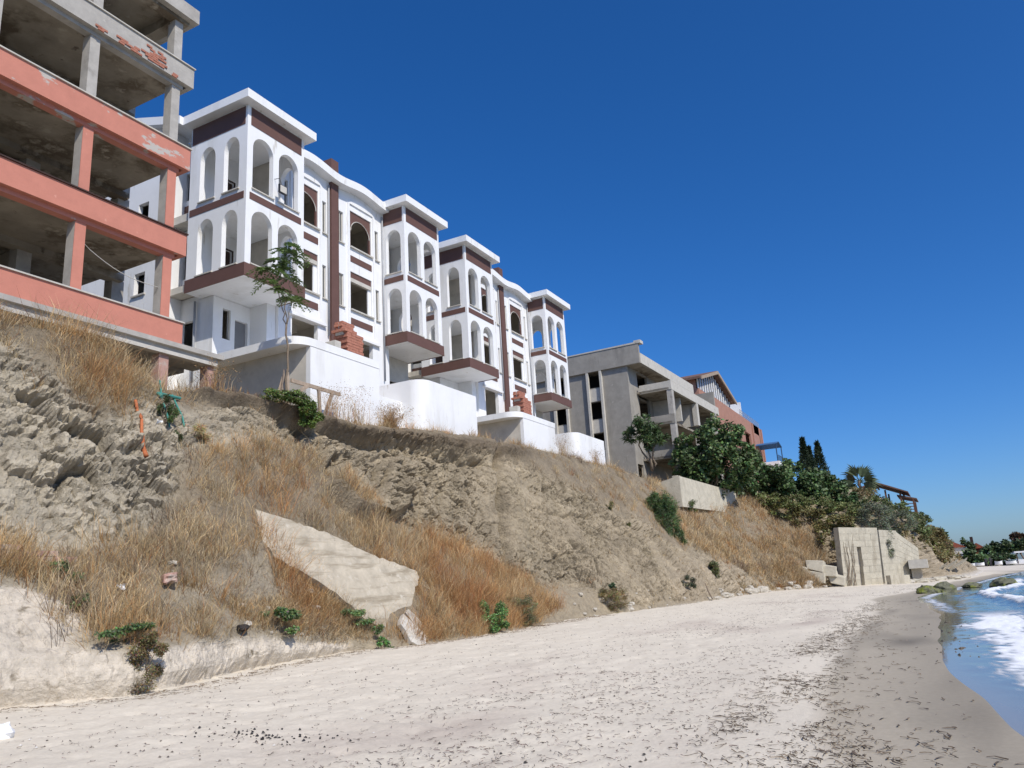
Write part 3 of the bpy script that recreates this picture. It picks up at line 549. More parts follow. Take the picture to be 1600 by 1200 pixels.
# terrace fill so that nothing is hollow behind the walls
for dx in (0,17.94): struct(obj('terrace_floor',MB().box(27.03+dx,30.19+dx,21.6,25.09,7.2,10.5),M['plaster']))
# ---------------------------------------------------------------- stepped brick stacks on the terraces
bme=None
def brick_stack(label):
    global bme
    R=thing('brick_stack',label,'brick stack',(28.6,23.45,11.3),'red brick barbecue stacks')
    if bme is None:
        mb=MB().box(-.145,.145,-.095,.095,-.06,.06); bme=bpy.data.meshes.new('brick'); bme.from_pydata(mb.v,[],mb.f); bme.materials.append(M['brick'])
    z=0; row=0
    while 12.0+z<14.38:
        top=z>1.95; mid=z>1.35
        x0,x1=(27.95,28.85) if z>1.78 else (28.1,29.29); y0,y1=(23.3,23.85) if top else (23.15,23.95)
        nx=int(round((x1-x0)/.31)); ny=2 if top else 4
        for a in range(nx):
            for b in range(ny):
                if 0<a<nx-1 and 0<b<ny-1: continue
                o=bpy.data.objects.new('brick',bme); COL.objects.link(o); o.parent=R
                o.location=(x0+(a+.5)*(x1-x0)/nx-28.6+(.03 if row%2 else -.03)+random.uniform(-.006,.006),y0+(b+.5)*(y1-y0)/ny-23.45+random.uniform(-.012,.012),12.0+z-11.3)
                o.rotation_euler.z=random.uniform(-.04,.04)
        z+=.135; row+=1
    obj('mortar_core',MB().box(28.15,29.22,23.22,23.88,11.3,13.7).box(28.02,28.78,23.36,23.8,13.7,14.3).box(27.3,27.7,23.2,23.8,11.3,13.2),M['lightcon'],R)
    return R
k1=brick_stack('stepped red brick stack on the nearer villa terrace by its brown chimney'); k2=dup(k1); k2.location.x+=17.94; k2['label']='stepped red brick stack on the farther villa terrace'
# ---------------------------------------------------------------- orange concrete shell on the left
R=thing('orange_building','unfinished orange building with open floors and peeling balcony parapets','building',(12,22,7.5))
XL,XR,YF=1.0,16.3,20.0
lev=[(9.5,10.31,'orange'),(12.6,13.33,'orange'),(15.65,16.42,'orangeworn'),(18.77,19.5,'concrete')]
for i,(z0,z1,mn) in enumerate(lev):
    p=obj('parapet',MB().box(XL,XR,YF,YF+.16,z0,z1).box(XR-.16,XR,YF+.16,YF+1.2,z0,z1),M[mn],R)
    if i==2: p['label']='orange parapet with grey patches where the paint has peeled'
    if i==3: p['label']='bare grey parapet with broken plaster showing bricks'
    obj('coping',MB().box(XL,(11.8,14.2,16.33,16.36)[i] if i==2 else XR+.03,YF-.05,YF+.2,z1+.003,z1+.045),M['lightcon' if i!=1 else 'darkbrown'],p)
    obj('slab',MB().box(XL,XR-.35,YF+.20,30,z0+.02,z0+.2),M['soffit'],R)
    obj('edge_beam',MB().box(XL,XR-.3,YF+.162,YF+.42,z0-.14,z0+.3),M[mn if i<3 else 'concrete'],R)
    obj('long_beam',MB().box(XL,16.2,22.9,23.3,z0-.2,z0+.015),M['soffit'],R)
# plaster broken away along the grey parapet: bricks behind
def brick_patch(x0,x1,z0,z1,y):
    zz=z0; r=0
    while zz<z1-.03:
        xx=x0+(.06 if r%2 else 0)+random.uniform(0,.3)
        while xx<x1-.25*random.random():
            if random.random()<.13: xx+=.21; continue
            o=bpy.data.objects.new('brick',bsm); COL.objects.link(o); o.parent=R; o.location=(xx-12,y-22+random.uniform(-.008,.008),zz-7.5); xx+=.21
        zz+=.075; r+=1
mb=MB().box(-.098,.098,-.02,.02,-.032,.032); bsm=bpy.data.meshes.new('brick'); bsm.from_pydata(mb.v,[],mb.f); bsm.materials.append(M['brick'])
brick_patch(14.3,15.2,18.86,19.36,YF-.012); brick_patch(13.45,14.3,18.80,19.02,YF-.012); brick_patch(12.6,13.2,18.80,18.93,YF-.012); brick_patch(15.45,15.95,18.8,18.95,YF-.012)
zs=[(10.31,12.46,1),(13.33,15.51,1),(16.42,18.63,0),(19.5,21.3,0)]
for z0,z1,orng in zs:
    for xc in (1.25,4.2,7.1,9.98,12.83,15.76):
        c=obj('column',MB().box(xc-.16,xc+.16,YF+.2,YF+.55,z0-.78,z1+.02),M['concrete'],R)
        if orng: obj('column_render',MB().box(xc-.163,xc+.163,YF+.18,YF+.199,z0-.3,z1),M['orange'],c)
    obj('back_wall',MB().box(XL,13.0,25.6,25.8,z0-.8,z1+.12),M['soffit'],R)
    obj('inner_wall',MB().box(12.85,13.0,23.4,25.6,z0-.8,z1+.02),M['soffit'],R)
    for xc in (13.0,16.15): obj('back_column',MB().box(xc-.22,xc+.22,23.1,23.5,z0-.8,z1+.02),M['concrete'],R)
obj('roof_slab',MB().box(XL,XR,YF-.05,30,21.45,21.62),M['soffit'],R); obj('roof_beam',MB().box(XL,XR+.02,YF-.12,YF+.1,21.3,21.83),M['concrete'],R); obj('roof_beam',MB().box(XR-.2,XR+.02,YF+.1,30,21.3,21.83),M['concrete'],R)
obj('roof_beam',MB().box(XL,XR-.21,YF+.101,YF+.45,21.18,21.45),M['soffit'],R); obj('roof_beam',MB().box(15.55,15.95,YF+.46,30,21.1,21.448),M['soffit'],R)
# lower ledge with exposed beam, on stub posts
lg=obj('ledge_slab',MB().box(XL,17.9,YF-.1,YF+1.3,9.45,9.6).box(XL,17.75,YF+.02,YF+1.2,9.28,9.45),M['concrete'],R); obj('ledge_flange',MB().box(XL,17.6,YF-.12,YF+.12,9.16,9.275),M['lightcon'],lg)
obj('ground_slab',MB().box(XL,17.5,YF+1.31,30,9.2,9.52),M['concrete'],R)
for xc,w_ in ((15.67,.34),(13.42,.34),(17.45,.26),(10.6,.34)): obj('post',MB().box(xc-w_/2,xc+w_/2,YF+.0,YF+.34,7.0,9.155),M['pinkcon'] if 'pinkcon' in M else M['lightcon'],R)
obj('cellar_wall',MB().box(XL,18.6,24.0,24.2,6.8,9.2),M['soffit'],R)
# slack wire across the second bay
tag(obj('sagging_wire',MB().tube([(13.0,20.3,11.95-.0)]+[(13.0+2.6*t,20.35,11.95-.55*t-.22*math.sin(math.pi*t)) for t in [k/10 for k in range(1,11)]],.012,5),M['lightcon']),'thin pale wire sagging between two orange columns','wire')
# ---------------------------------------------------------------- grey concrete shell beyond the villas
R=thing('grey_building','raw grey concrete shell with dark window slots and broken balconies','building',(68.3,22,9))
gx,gy=68.3,22.0; gm=M['greycon']
ops=[]
for a,b in ((23.4+2.62,23.4+3.98),(23.4+6.3,23.4+7.6)):
    for z0,z1 in ((13.45,15.15),(16.5,18.15),(19.5,21.15)): ops.append((40-b,40-a,z0-1.0+.0,z1,z1))
obj('side_wall',MB().panel((gx,40),(0,-1),(1,0),40-23.38,8.0,21.2,.25,[(a,b,z0+1.0,z1,z2) for a,b,z0,z1,z2 in ops]),gm,R)
for a,b in ((26.02,27.38),(29.7,31.0)):
    for z in (12.3,15.2,18.2):
        obj('spandrel',MB().box(gx-.03,gx-.002,a+.02,b-.02,z,z+1.2),M['lightcon'],R)
    for yy in (a,b): obj('strip_pier',MB().box(gx-.28,gx-.002,yy-.11,yy+.11,8.0,21.0),M['lightcon'],R)
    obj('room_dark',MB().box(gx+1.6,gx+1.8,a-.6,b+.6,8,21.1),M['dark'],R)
obj('roof_parapet',MB().box(gx-.25,gx,gy,40,21.04,22.9).box(gx,gx+16,gy,gy+.25,21.04,22.04),gm,R)
obj('front_fascia',MB().box(gx-.05,gx+16,gy-.06,gy-.002,21.04,22.0),M['lightcon'],R)
obj('roof_slab',MB().box(gx,gx+24,gy+.25,40,21.05,21.3),M['soffitlit'] if 'soffitlit' in M else M['soffit'],R)
obj('parapet_cap',MB().prism_x([(22.0,22.9),(40,22.95),(40,23.0),(22.0,23.05)],gx-.3,gx+.3).box(gx-.3,gx+.5,gy-.25,gy+.4,22.905,23.2),M['lightcon'],R)
obj('front_wall',MB().panel((gx+.25,23.4),(1,0),(0,1),18,8,21.04,.22,[(.15,1.6,10.2,11.9,11.9),(2.2,5.0,13.6,15.9,15.9),(2.2,5.0,16.6,18.8,18.8),(6.5,9.3,16.6,18.8,18.8),(2.2,5,19.4,20.9,20.9),(11,14,13.6,15.9,15.9),(11,14,16.6,18.8,18.8)]),gm,R)
for z0,z1 in ((18.63,19.44),(15.45,16.3),(12.3,13.1)):
    x0=70.25
    obj('balcony_slab',MB().box(x0,x0+16,20.25,23.38,z0,z0+.2),M['soffit'],R)
    p=obj('balcony_parapet',MB().box(x0,x0+16 if z0>18 else x0+.5,20.0,20.25,z0-.05,z1).box(x0,x0+.22,20.25,23.1,z0-.02,z1-.03),M['lightcon' if z0>18 else 'greycon'],R)
    if z0>18: p['label']='pale balcony parapet with a broken end'
for xc in (70.6,78.2,84.8):
    for z0,z1 in ((16.31,18.57),(13.1,15.4),(9,12.25)): obj('column',MB().box(xc-.3,xc+.3,20.02,20.5,z0,z1),M['concrete' if xc<71 else 'lightcon'],R)
obj('partition_wall',MB().box(74.4,74.65,20.6,23.38,16.31,18.6),M['lightcon'],R); obj('partition_wall',MB().box(78.1,78.3,20.55,23.38,16.31,18.6),M['lightcon'],R)
obj('plinth_wall',MB().box(gx+.5,86,20.1,20.4,8,10.3),gm,R)
obj('end_wall',MB().box(86,86.3,20.3,40,8,21.3),gm,R); obj('back_wall',MB().box(gx+.3,86,39.7,40,8,21.3),gm,R)
for z in (12.3,15.3,18.4): obj('floor_slab',MB().box(gx+.26,86,23.63,39.6,z,z+.22),M['soffit'],R)
R.rotation_euler.z=math.radians(-1.5)
# ---------------------------------------------------------------- salmon house with the glazed gable
M['salmon']=mat('salmon_render',(.38,.20,.145),.12,2,.88,.15,12)
R=thing('salmon_house','salmon house with a glazed gable and balcony railing behind the fig tree','house',(95,21.5,9))
y0=21.5; sm=M['salmon']
obj('wall',MB().panel((87.2,y0-1.2),(1,0),(0,1),26.8,8,21.2,.25,[(9,13,17.0,19.4,19.4),(15.5,19,17.0,19.4,19.4),(21.5,25.6,17.2,20,20),(9,13,12.8,15.2,15.2),(21.5,25,13,15.4,15.4)]),sm,R)
obj('wall',MB().box(113.75,114.0,y0-.94,32,8,21.2),sm,R); obj('wall',MB().box(87.2,87.45,y0-.94,32,8,21.2),sm,R)
obj('floor_slab',MB().box(87.46,113.74,y0-.94,32,20.8,21.0).box(87.46,113.74,y0-.94,32,16.4,16.6),M['interior'],R)
obj('inner_wall',MB().box(87.46,113.74,24.5,24.7,8,20.7),M['plaster'],R)
for xc in (107.8,113.6): obj('pier',MB().box(xc-.3,xc+.3,y0-1.34,y0-1.205,16.6,21.1),sm,R)
obj('attic_wall',MB().box(86.5,101.6,y0,y0+.25,21.2,22.1),sm,R)
obj('attic_side_wall',MB().box(86.5,86.75,y0+.26,32,19,23.3),sm,R)
gx0,gx1,gp,zb_,zp=86.5,101.6,93.9,22.1,25.2; ze=23.2
def gz(x): return ze+(zp-ze)*((x-gx0)/(gp-gx0) if x<gp else (gx1-x)/(gx1-gp))
nb_=14
for k in range(nb_+1):
    x=gx0+(gx1-gx0)*k/nb_; x=min(max(x,gx0+.12),gx1-.12); obj('mullion',MB().box(x-.12,x+.12,y0-.02,y0+.12,zb_+.02,gz(x)-.05),M['plaster'],R)
for k in range(nb_):
    xa_,xb_=gx0+(gx1-gx0)*k/nb_+.12,gx0+(gx1-gx0)*(k+1)/nb_-.12
    zz=[(xa_,zb_+.02),(xb_,zb_+.02),(xb_,gz(xb_)-.06)]+([(gp,zp-.06)] if xa_<gp<xb_ else [])+[(xa_,gz(xa_)-.06)]
    obj('pane',MB().prism_y(zz,y0+.06,y0+.08),M['glass'],R)
sl_=(zp-ze)/(gp-gx0)
obj('verge_board',MB().prism_y([(gx0-.8,ze-.8*sl_-.1),(gp,zp-.05),(gx1+.9,ze-.9*sl_-.1),(gx1+.9,ze-.9*sl_+.25),(gp,zp+.33),(gx0-.8,ze-.8*sl_+.25)],y0-.75,y0-.6),M['wood'],R)
obj('roof',MB().prism_y([(gx0-.8,ze-.8*sl_+.03),(gp,zp+.08),(gx1+.9,ze-.9*sl_+.03),(gx1+.9,ze-.9*sl_+.3),(gp,zp+.38),(gx0-.8,ze-.8*sl_+.3)],y0-.598,y0+10),M['roof'],R)
obj('parapet_screen',MB().box(105.2,105.4,y0-.6,y0+4,21.2,23.7).box(101.7,105.2,y0+1.2,y0+1.4,21.2,23.2),M['plaster'],R)
rl=MB()
for k in range(14): rl.tube([(102+k*.9,y0-1.0,21.2),(102+k*.9,y0-1.0,22.1)],.03,5)
for z in (21.5,21.8,22.1): rl.tube([(102,y0-1.0,z),(113.8,y0-1.0,z)],.03,5)
obj('railing',rl,M['metalgrey'],R)
# chimney-like stub on the grey shell's roof
# ---------------------------------------------------------------- white terrace with blue shade frame
R=thing('shade_pavilion','blue framed shade canopy on a white terrace beyond the salmon house','pavilion',(110,18,9))
obj('terrace_block',MB().box(107.5,112,17.4,22,8,15.7),M['plaster'],R)
M['blue']=mat('blue_fabric',(.05,.14,.30),.1,3,.7); M['bluemetal']=mat('blue_metal',(.04,.08,.15),.1,3,.5)
fr=MB()
for xx,yy in ((107.8,17.6),(111.7,17.6),(107.8,20.4),(111.7,20.4)): fr.tube([(xx,yy,15.7),(xx,yy,18.0)],.07,6)
obj('frame',fr,M['bluemetal'],R); obj('canopy',MB().prism_y([(107.6,18.0),(109.8,18.5),(111.9,18.0),(111.9,18.07),(109.8,18.57),(107.6,18.07)],17.5,20.6),M['blue'],R)
rl=MB()
for k in range(9): rl.tube([(107.7+k*.51,17.45,15.7),(107.7+k*.51,17.45,16.5)],.03,5)
rl.tube([(107.7,17.45,16.5),(111.8,17.45,16.5)],.035,5); obj('railing',rl,M['bluemetal'],R)
# ---------------------------------------------------------------- vegetation builders
STRAW=np.array([[.27,.20,.14],[.60,.49,.32],[.66,.51,.29],[.60,.40,.19],[.56,.32,.14],[.50,.25,.11],[.42,.2,.1]])
def blades(P,N,h,wd,col,lean=.35,up=(0,0,1)):
    n=len(P); ang=rng.uniform(0,2*np.pi,n); side=np.stack([np.cos(ang),np.sin(ang),0*ang],-1)
    d=np.array(up)+.25*N+rng.normal(0,lean,(n,3)); d/=np.linalg.norm(d,axis=1,keepdims=True); bend=rng.normal(0,.45,(n,3)); bend[:,2]=-np.abs(bend[:,2])*.6
    hh=h[:,None]; w_=wd[:,None] if hasattr(wd,'__len__') else wd
    b=P; m=P+d*hh*.55; t=P+d*hh+bend*hh*.5
    V=np.stack([b-side*w_*.5,b+side*w_*.5,m-side*w_*.42,m+side*w_*.42,t],1).reshape(-1,3)
    i=np.arange(n)[:,None]*5; T=np.concatenate([i+np.array([[0,1,3]]),i+np.array([[0,3,2]]),i+np.array([[2,3,4]])],0)
    C=np.repeat(col,5,axis=0).reshape(n,5,3); C[:,0:2]*=.8; C[:,4]*=1.12
    return V,T,np.clip(C.reshape(-1,3),0,1)
def sample(pl,n,seed=0,thr=-.25,fr=.9):
    a=np.array(pl); s=[];v=[]; k=0
    while k<n:
        ss=rng.uniform(a[:,0].min(),a[:,0].max(),n); vv=rng.uniform(a[:,1].min(),a[:,1].max(),n)
        jit=rng.normal(0,1,(n,2)); m=inpoly(ss+jit[:,0]*.35,vv+jit[:,1]*.05,pl)
        P=tpos(ss,vv); m&=(fbm(P*fr,3,400+seed)+rng.normal(0,.15,n))>thr
        s.append(ss[m]); v.append(vv[m]); k+=m.sum()
    return np.concatenate(s)[:n],np.concatenate(v)[:n]
def tnorm(s,v):
    i=np.clip(np.interp(s,sg,np.arange(len(sg))).astype(int),0,len(sg)-1); j=np.clip(np.interp(v,vg,np.arange(len(vg))).astype(int),0,len(vg)-1); return TN[i,j]
SLABSV=[(15.7,2.62),(17.5,2.5),(19.2,2.38),(21.5,2.26),(21,1.7),(19.7,.98),(18.95,1.1),(18.5,1.8),(17.8,2.22),(15.8,2.42)]
def grass(name,label,pl,n,h0,h1,w0,seed,pal=STRAW,thr=-.25,lean=.35,tint=None,per=22,spread=.13,rust=0.):
    """tufts: each has its own height, tone and sideways lean"""
    k=max(8,n//per); s,v=sample(pl,k,seed,thr); m=~inpoly(s,v,SLABSV); s,v=s[m],v[m]; k=len(s); Pc=tpos(s,v,-.04); N=tnorm(s,v)
    hgt=np.clip(rng.lognormal(-.25,.45,k),.25,1.6)*np.clip(.85+.7*fbm(Pc*.8,2,520+seed),.4,1.5); tone=rng.uniform(.5,1.25,k)
    pick=np.clip((fbm(Pc*.55,3,500+seed)*3.2+rng.normal(0,.9,k)+2.4+rust+.9*np.clip((s-20)/4,0,1)*(s<36)),0,len(pal)-1).astype(int); tl=rng.normal(0,.28,(k,3)); tl[:,2]*=.3
    i=rng.integers(0,k,n); off=rng.normal(0,spread,(n,3))*(.6+.6*rng.random((n,1))); off-=N[i]*(off*N[i]).sum(1,keepdims=True)
    P=Pc[i]+off; c=pal[pick[i]]*tone[i][:,None]*rng.uniform(.8,1.2,(n,1)); swap=rng.random(n)<.18; c[swap]=pal[rng.integers(0,len(pal),swap.sum())]*.9
    h=rng.uniform(h0,h1,n)*hgt[i]; up=np.array([0,0,1.])+tl[i]+off*2.2
    V,T,C=blades(P,N[i],h,rng.uniform(.6,1.3,n)*w0,c,lean,up)
    o=tri_obj(name,V,T,M['grass'],C); stuff(o); o['label']=label; o['category']='grass'; return o
grass('dry_grass','straw and rust coloured dry grass on the slope round the fallen slab',G_B,66000,.3,.95,.010,1,thr=-.42,lean=.3,rust=.3)
grass('dry_grass','sparse dry stalks on the slope above the sand ledge',G_S,8200,.15,.55,.010,2,thr=-.2,lean=.4,pal=STRAW*.85)
grass('dry_grass','dry grass tufts on the cliff top under the orange building',G_A,13500,.35,1.0,.010,3,thr=-.2,rust=-.5)
grass('dry_grass','dry grass along the cliff edge before the white walls',G_L,19000,.2,.7,.013,4,thr=-.18)
grass('dry_grass','golden dry grass on the slope below the grey concrete shell',G_D,40000,.4,.95,.026,5,thr=-.5,spread=.25)
grass('dry_grass','thin dry weeds scattered on the bare cliff',[(14,2.9),(14,3.3),(16,3.5),(21,3.9),(40,3.9),(55,3.4),(50,.4),(34,.4),(31,2.6),(26,3.0),(20,3.3)],2600,.1,.35,.012,6,thr=.12)
grass('dry_grass','brownish low scrub at the foot of the far grass slope',[(58,.3),(60,1.8),(66,1.2),(74,1.2),(76,.6),(76,.05),(66,.1)],6000,.15,.45,.03,7,thr=-.1,pal=STRAW*.85)
grass('dry_grass','rusty grass tufts along the lower edge of the fallen slab',[(14.3,2.0),(16.5,1.5),(18.2,1.25),(18.4,.9),(17.6,.85),(15.5,1.2),(13.6,1.6)],5200,.2,.5,.011,8,thr=-.3,lean=.5)
grass('dry_grass','tangled dry stalks growing over the buried edge of the slab',[(15.5,2.42),(16.6,2.3),(17.8,2.12),(18.5,1.65),(18.95,1.0),(18.4,.9),(17.3,1.6),(16.2,1.9),(15.3,2.05)],7500,.3,.75,.010,9,thr=-.6,lean=.4)
LG=np.array([.105,.16,.06])
def leaves(P,size,col,flat=.4,asp=.5,up=None):
    """leaf-shaped quads at the points P"""
    n=len(P); d=rng.normal(0,1,(n,3)); d[:,2]*=.6; d/=np.linalg.norm(d,axis=1,keepdims=True)
    nn=rng.normal(0,1,(n,3))*(1-flat)+np.array([-.25,-.45,.85])*flat*1.6; s=np.cross(d,nn); s/=np.linalg.norm(s,axis=1,keepdims=True)+1e-9
    L=(size*rng.uniform(.6,1.35,n))[:,None]
    V=np.stack([P,P+d*L*.45+s*L*asp*.5,P+d*L+np.array([0,0,-.12])*L,P+d*L*.45-s*L*asp*.5],1).reshape(-1,3)
    T=(np.arange(n)[:,None]*4+np.array([[0,1,2,3]])); return V,T,np.repeat(np.clip(col,0,1),4,axis=0)
def clumps(c,rad,k,n,seed,inner=.35,cr=.28):
    """points in k clumps spread through an ellipsoid; returns the points and the clump of each"""
    r=np.random.default_rng(seed); c=np.array(c); rad=np.array(rad,float)
    u=r.normal(0,1,(k,3)); u/=np.linalg.norm(u,axis=1,keepdims=True); u*=r.uniform(inner,1,(k,1))**.6
    Cn=c+u*rad; sz=r.uniform(.6,1.35,k); i=r.integers(0,k,n)
    q=r.normal(0,1,(n,3)); q/=np.linalg.norm(q,axis=1,keepdims=True); q*=r.uniform(0,1,(n,1))**.45
    return Cn[i]+q*rad*cr*sz[i][:,None],i,r.uniform(.65,1.4,k)
DENS=1.6
def foliage(name,parent,parts,col,size,asp=.5,flat=.4,hue=.12):
    """one crown mesh; parts: list of (centre,radii,clumps,leaves,seed)"""
    VV,TT,CC=[],[],[]; b=0
    for c,rad,k,n,sd in parts:
        n=int(n*DENS); P,i,tone=clumps(c,rad,k,n,sd); cc=np.array(col)*tone[i][:,None]*rng.uniform(.7,1.35,(n,1))*(1+rng.normal(0,hue,(n,3)))
        V,T,C=leaves(P,size,cc,flat,asp); VV.append(V); TT.append(T+b); CC.append(C); b+=len(V)
    return tri_obj(name,np.concatenate(VV),np.concatenate(TT),M['leaf'],np.concatenate(CC),parent)
def zt(x,y):
    """height of the cliff sheet near a point"""
    d=(TP[...,0]-x)**2+(TP[...,1]-y)**2; i=np.unravel_index(d.argmin(),d.shape); return float(TP[i][2])
def limb(mb,a,b,r0,r1,seed,k=6,wob=.06,n=7):
    r=random.Random(seed); a=Vector(a); b=Vector(b); L=(b-a).length
    pts=[a.lerp(b,t/k)+Vector((r.uniform(-1,1),r.uniform(-1,1),r.uniform(-.4,.4)))*wob*L*(0 if t in (0,k) else 1) for t in range(k+1)]
    mb.tube(pts,[r0+(r1-r0)*t/k for t in range(k+1)],n); return pts
# ---------------------------------------------------------------- young tree by the first terrace wall
R=thing('young_tree','slender young tree with feathery leaves before the first white terrace wall','tree',(20.45,19.55,8.1))
mb=MB(); tp=limb(mb,(20.45,19.55,8.0),(20.42,19.6,11.35),.045,.033,1,8,.012)
f1=limb(mb,(20.42,19.6,11.3),(20.0,19.6,12.4),.022,.013,2); f2=limb(mb,(20.42,19.6,11.3),(20.62,19.55,13.2),.022,.012,3); f3=limb(mb,(20.44,19.6,11.3),(20.75,19.65,12.3),.018,.01,4)
f4=limb(mb,(20.0,19.6,12.4),(19.2,19.55,13.1),.013,.007,5); f5=limb(mb,(20.62,19.55,13.1),(20.2,19.5,14.1),.011,.006,6)
obj('trunk',mb,M['bark'],R,True)
VV,TT,CC=[],[],[]; b=0; r=random.Random(5)
tips=[(20.0,19.6,12.5),(19.2,19.55,13.1),(19.6,19.5,13.2),(20.62,19.55,13.2),(20.2,19.5,14.1),(20.8,19.6,12.4),(20.75,19.5,12.35),(20.3,19.5,13.5),(19.9,19.6,13.6),(20.9,19.5,14.2),(20.6,19.5,13.8),(19.5,19.6,12.7),(20.35,19.5,14.4)]
for t in tips:
    for k in range(7):                                   # each frond is a stalk with pairs of leaflets
        a=r.uniform(0,2*math.pi); L_=r.uniform(.4,.75); d=Vector((math.cos(a),math.sin(a)*.8,r.uniform(-.05,.45)))
        m_=16; tt=np.linspace(.12,1,m_); base_=np.array(t)+np.outer(tt*L_,np.array(d))+np.outer(tt**2*L_*.55,np.array([0,0,-1.]))
        sd_=np.array(d.cross(Vector((0,0,1))).normalized()); P=np.concatenate([base_,base_]); dirs=np.concatenate([np.tile(sd_,(m_,1)),np.tile(-sd_,(m_,1))])+.5*np.array(d)+rng.normal(0,.15,(2*m_,3))+np.array([0,0,-.25])
        dirs/=np.linalg.norm(dirs,axis=1,keepdims=True); ll=.15*rng.uniform(.8,1.2,(2*m_,1)); nrm=np.array([0,0,1.])+rng.normal(0,.4,(2*m_,3)); s_=np.cross(dirs,nrm); s_/=np.linalg.norm(s_,axis=1,keepdims=True)
        V=np.stack([P,P+dirs*ll*.4+s_*ll*.2,P+dirs*ll,P+dirs*ll*.4-s_*ll*.2],1).reshape(-1,3); VV.append(V); TT.append(np.arange(2*m_)[:,None]*4+np.array([[0,1,2,3]])+b); b+=len(V)
        CC.append(np.tile(np.array([.13,.20,.055])*r.uniform(.6,1.4),(len(V),1)))
tri_obj('crown',np.concatenate(VV),np.concatenate(TT),M['leaf'],np.concatenate(CC),R)
# ---------------------------------------------------------------- trees and bushes by the grey shell and along the headland
def bush(name,label,cat,loc,parts,col,size,asp=.5,trunk=True,group=None,flat=.4,tr=.12):
    R=thing(name,label,cat,loc,group)
    if trunk:
        mb=MB(); c=parts[0][0]
        for k,pt in enumerate(parts[:5]): limb(mb,(loc[0],loc[1],loc[2]-.4),(pt[0][0],pt[0][1],pt[0][2]+.2*pt[1][2]),tr,tr*.25,k+int(loc[0]),6,.07)
        obj('stem',mb,M['bark'],R,True)
    foliage('crown',R,parts,col,size,asp,flat); return R
z0=zt(62,19.4)
bush('ailanthus_tree','dark slender tree with drooping leaves against the grey shell','tree',(62.2,20.0,10.6),[((62,20.0,13.6),(1.0,.9,1.5),16,900,1),((62,21.0,13.2),(.9,.8,.7),10,420,2),((62,19.2,12.8),(.8,.8,.8),9,360,3)],LG*.75,.42,.22)
bush('fig_tree','broad dark green fig tree in front of the grey shell balconies','tree',(70.5,17.4,8.6),[((70.3,18.4,11.6),(1.8,2.0,2.2),34,2600,11),((70.3,16.4,12.6),(1.8,2.1,2.5),36,2900,12),((70.4,17.2,9.6),(1.8,2.6,1.5),26,2000,13),((70.5,14.8,10.4),(1.6,1.2,1.6),18,1200,14),((70.3,14.3,12.3),(.8,.6,.9),7,330,15),((70.2,19.8,11.2),(1,.9,1.6),12,700,16),((70.2,19.4,13.6),(.9,.8,.7),9,300,17),((70.5,15.0,13.6),(1.2,1.2,1.1),14,700,18),((70.6,13.9,11.2),(1.2,1.0,1.5),14,800,19)],LG*1.0,.30,.75,tr=.16)
bush('ivy_bush','dark ivy covered bush below the salmon house','bush',(80,15.2,9.4),[((80,15.4,10.6),(2.2,2.2,1.7),36,3000,21),((80,13.4,10.2),(2.2,1.7,1.9),30,2400,22)],LG*.8,.30,.8,group='ivy covered bushes on the headland')
bush('ivy_bush','tallest dark leafy bush under the two leaning cypresses','bush',(84,12.2,9.7),[((84,12.8,10.6),(2.2,2,2.0),34,2800,23),((84,11.0,9.6),(2.2,1.9,2.0),30,2300,24)],LG*.85,.30,.8,group='ivy covered bushes on the headland')
bush('ivy_bush','dark leafy bush left of the palm above the retaining wall','bush',(86,9.4,8.6),[((86,9.7,8.9),(2.2,1.8,2.1),32,2600,25),((85,8.4,7.4),(2.2,1.6,1.9),26,1900,26)],LG*.85,.30,.8,group='ivy covered bushes on the headland')
bush('bramble_bush','reddish green brambles at the top of the golden grass slope','bush',(78,14.4,8.2),[((77.5,14.4,8.2),(2.0,1.5,1.0),30,2300,31),((77,12.8,7.3),(2.0,1.4,1.1),26,2000,32)],np.array([.15,.165,.055]),.22,.5,False,'brambles above the grass slope')
bush('bramble_bush','olive brown brambles beside the retaining wall','bush',(77.5,10.2,5.2),[((77.5,11,6.2),(1.8,1.6,1.2),28,2100,33),((77.3,9.4,4.7),(1.6,1.2,1.6),24,1700,34),((78.4,8.2,5.6),(1.8,1.5,.8),22,1500,35)],np.array([.175,.155,.058]),.22,.5,False,'brambles above the grass slope')
bush('grey_shrub','grey green shrub hanging over the retaining walls','shrub',(80.5,4.9,5.0),[((82,5.3,6.2),(2.0,2.2,1.4),34,2900,36),((79.3,4.9,4.6),(1.1,1.1,1.3),22,1800,37),((78.4,5.0,3.2),(.7,.8,1.5),18,1300,38),((82,3.4,5.4),(1.7,1.2,1.3),20,1500,39)],np.array([.16,.18,.12]),.24,.22,True)
bush('olive_shrub','olive brown scrub on the tip of the headland','shrub',(100,1.6,4.0),[((99,2.2,4.7),(2.4,1.5,1.3),24,1500,41),((101,.9,3.9),(2.2,1.2,1.6),24,1500,42)],np.array([.19,.16,.065]),.30,.45,False,'scrub on the headland')
bush('olive_shrub','yellow green scrub low on the headland above the tilted slabs','shrub',(96,1.6,2.4),[((96,1.3,2.6),(2.4,.9,1.2),22,1300,43),((93,2.4,3.2),(2,.9,1.5),18,1100,44)],np.array([.20,.18,.06]),.28,.45,False,'scrub on the headland')
bush('ivy_bush','long dark hedge of leaves joining fig tree and cypress bushes','hedge',(76,16.2,9.2),[((75,16.2,9.6),(2.2,1.6,1.5),26,1800,27),((82,14.2,9.4),(2.6,1.8,1.5),26,1900,28),((89,10.6,10.4),(2.2,1.8,1.2),24,1600,29)],LG*.8,.30,.8,False,group='ivy covered bushes on the headland')
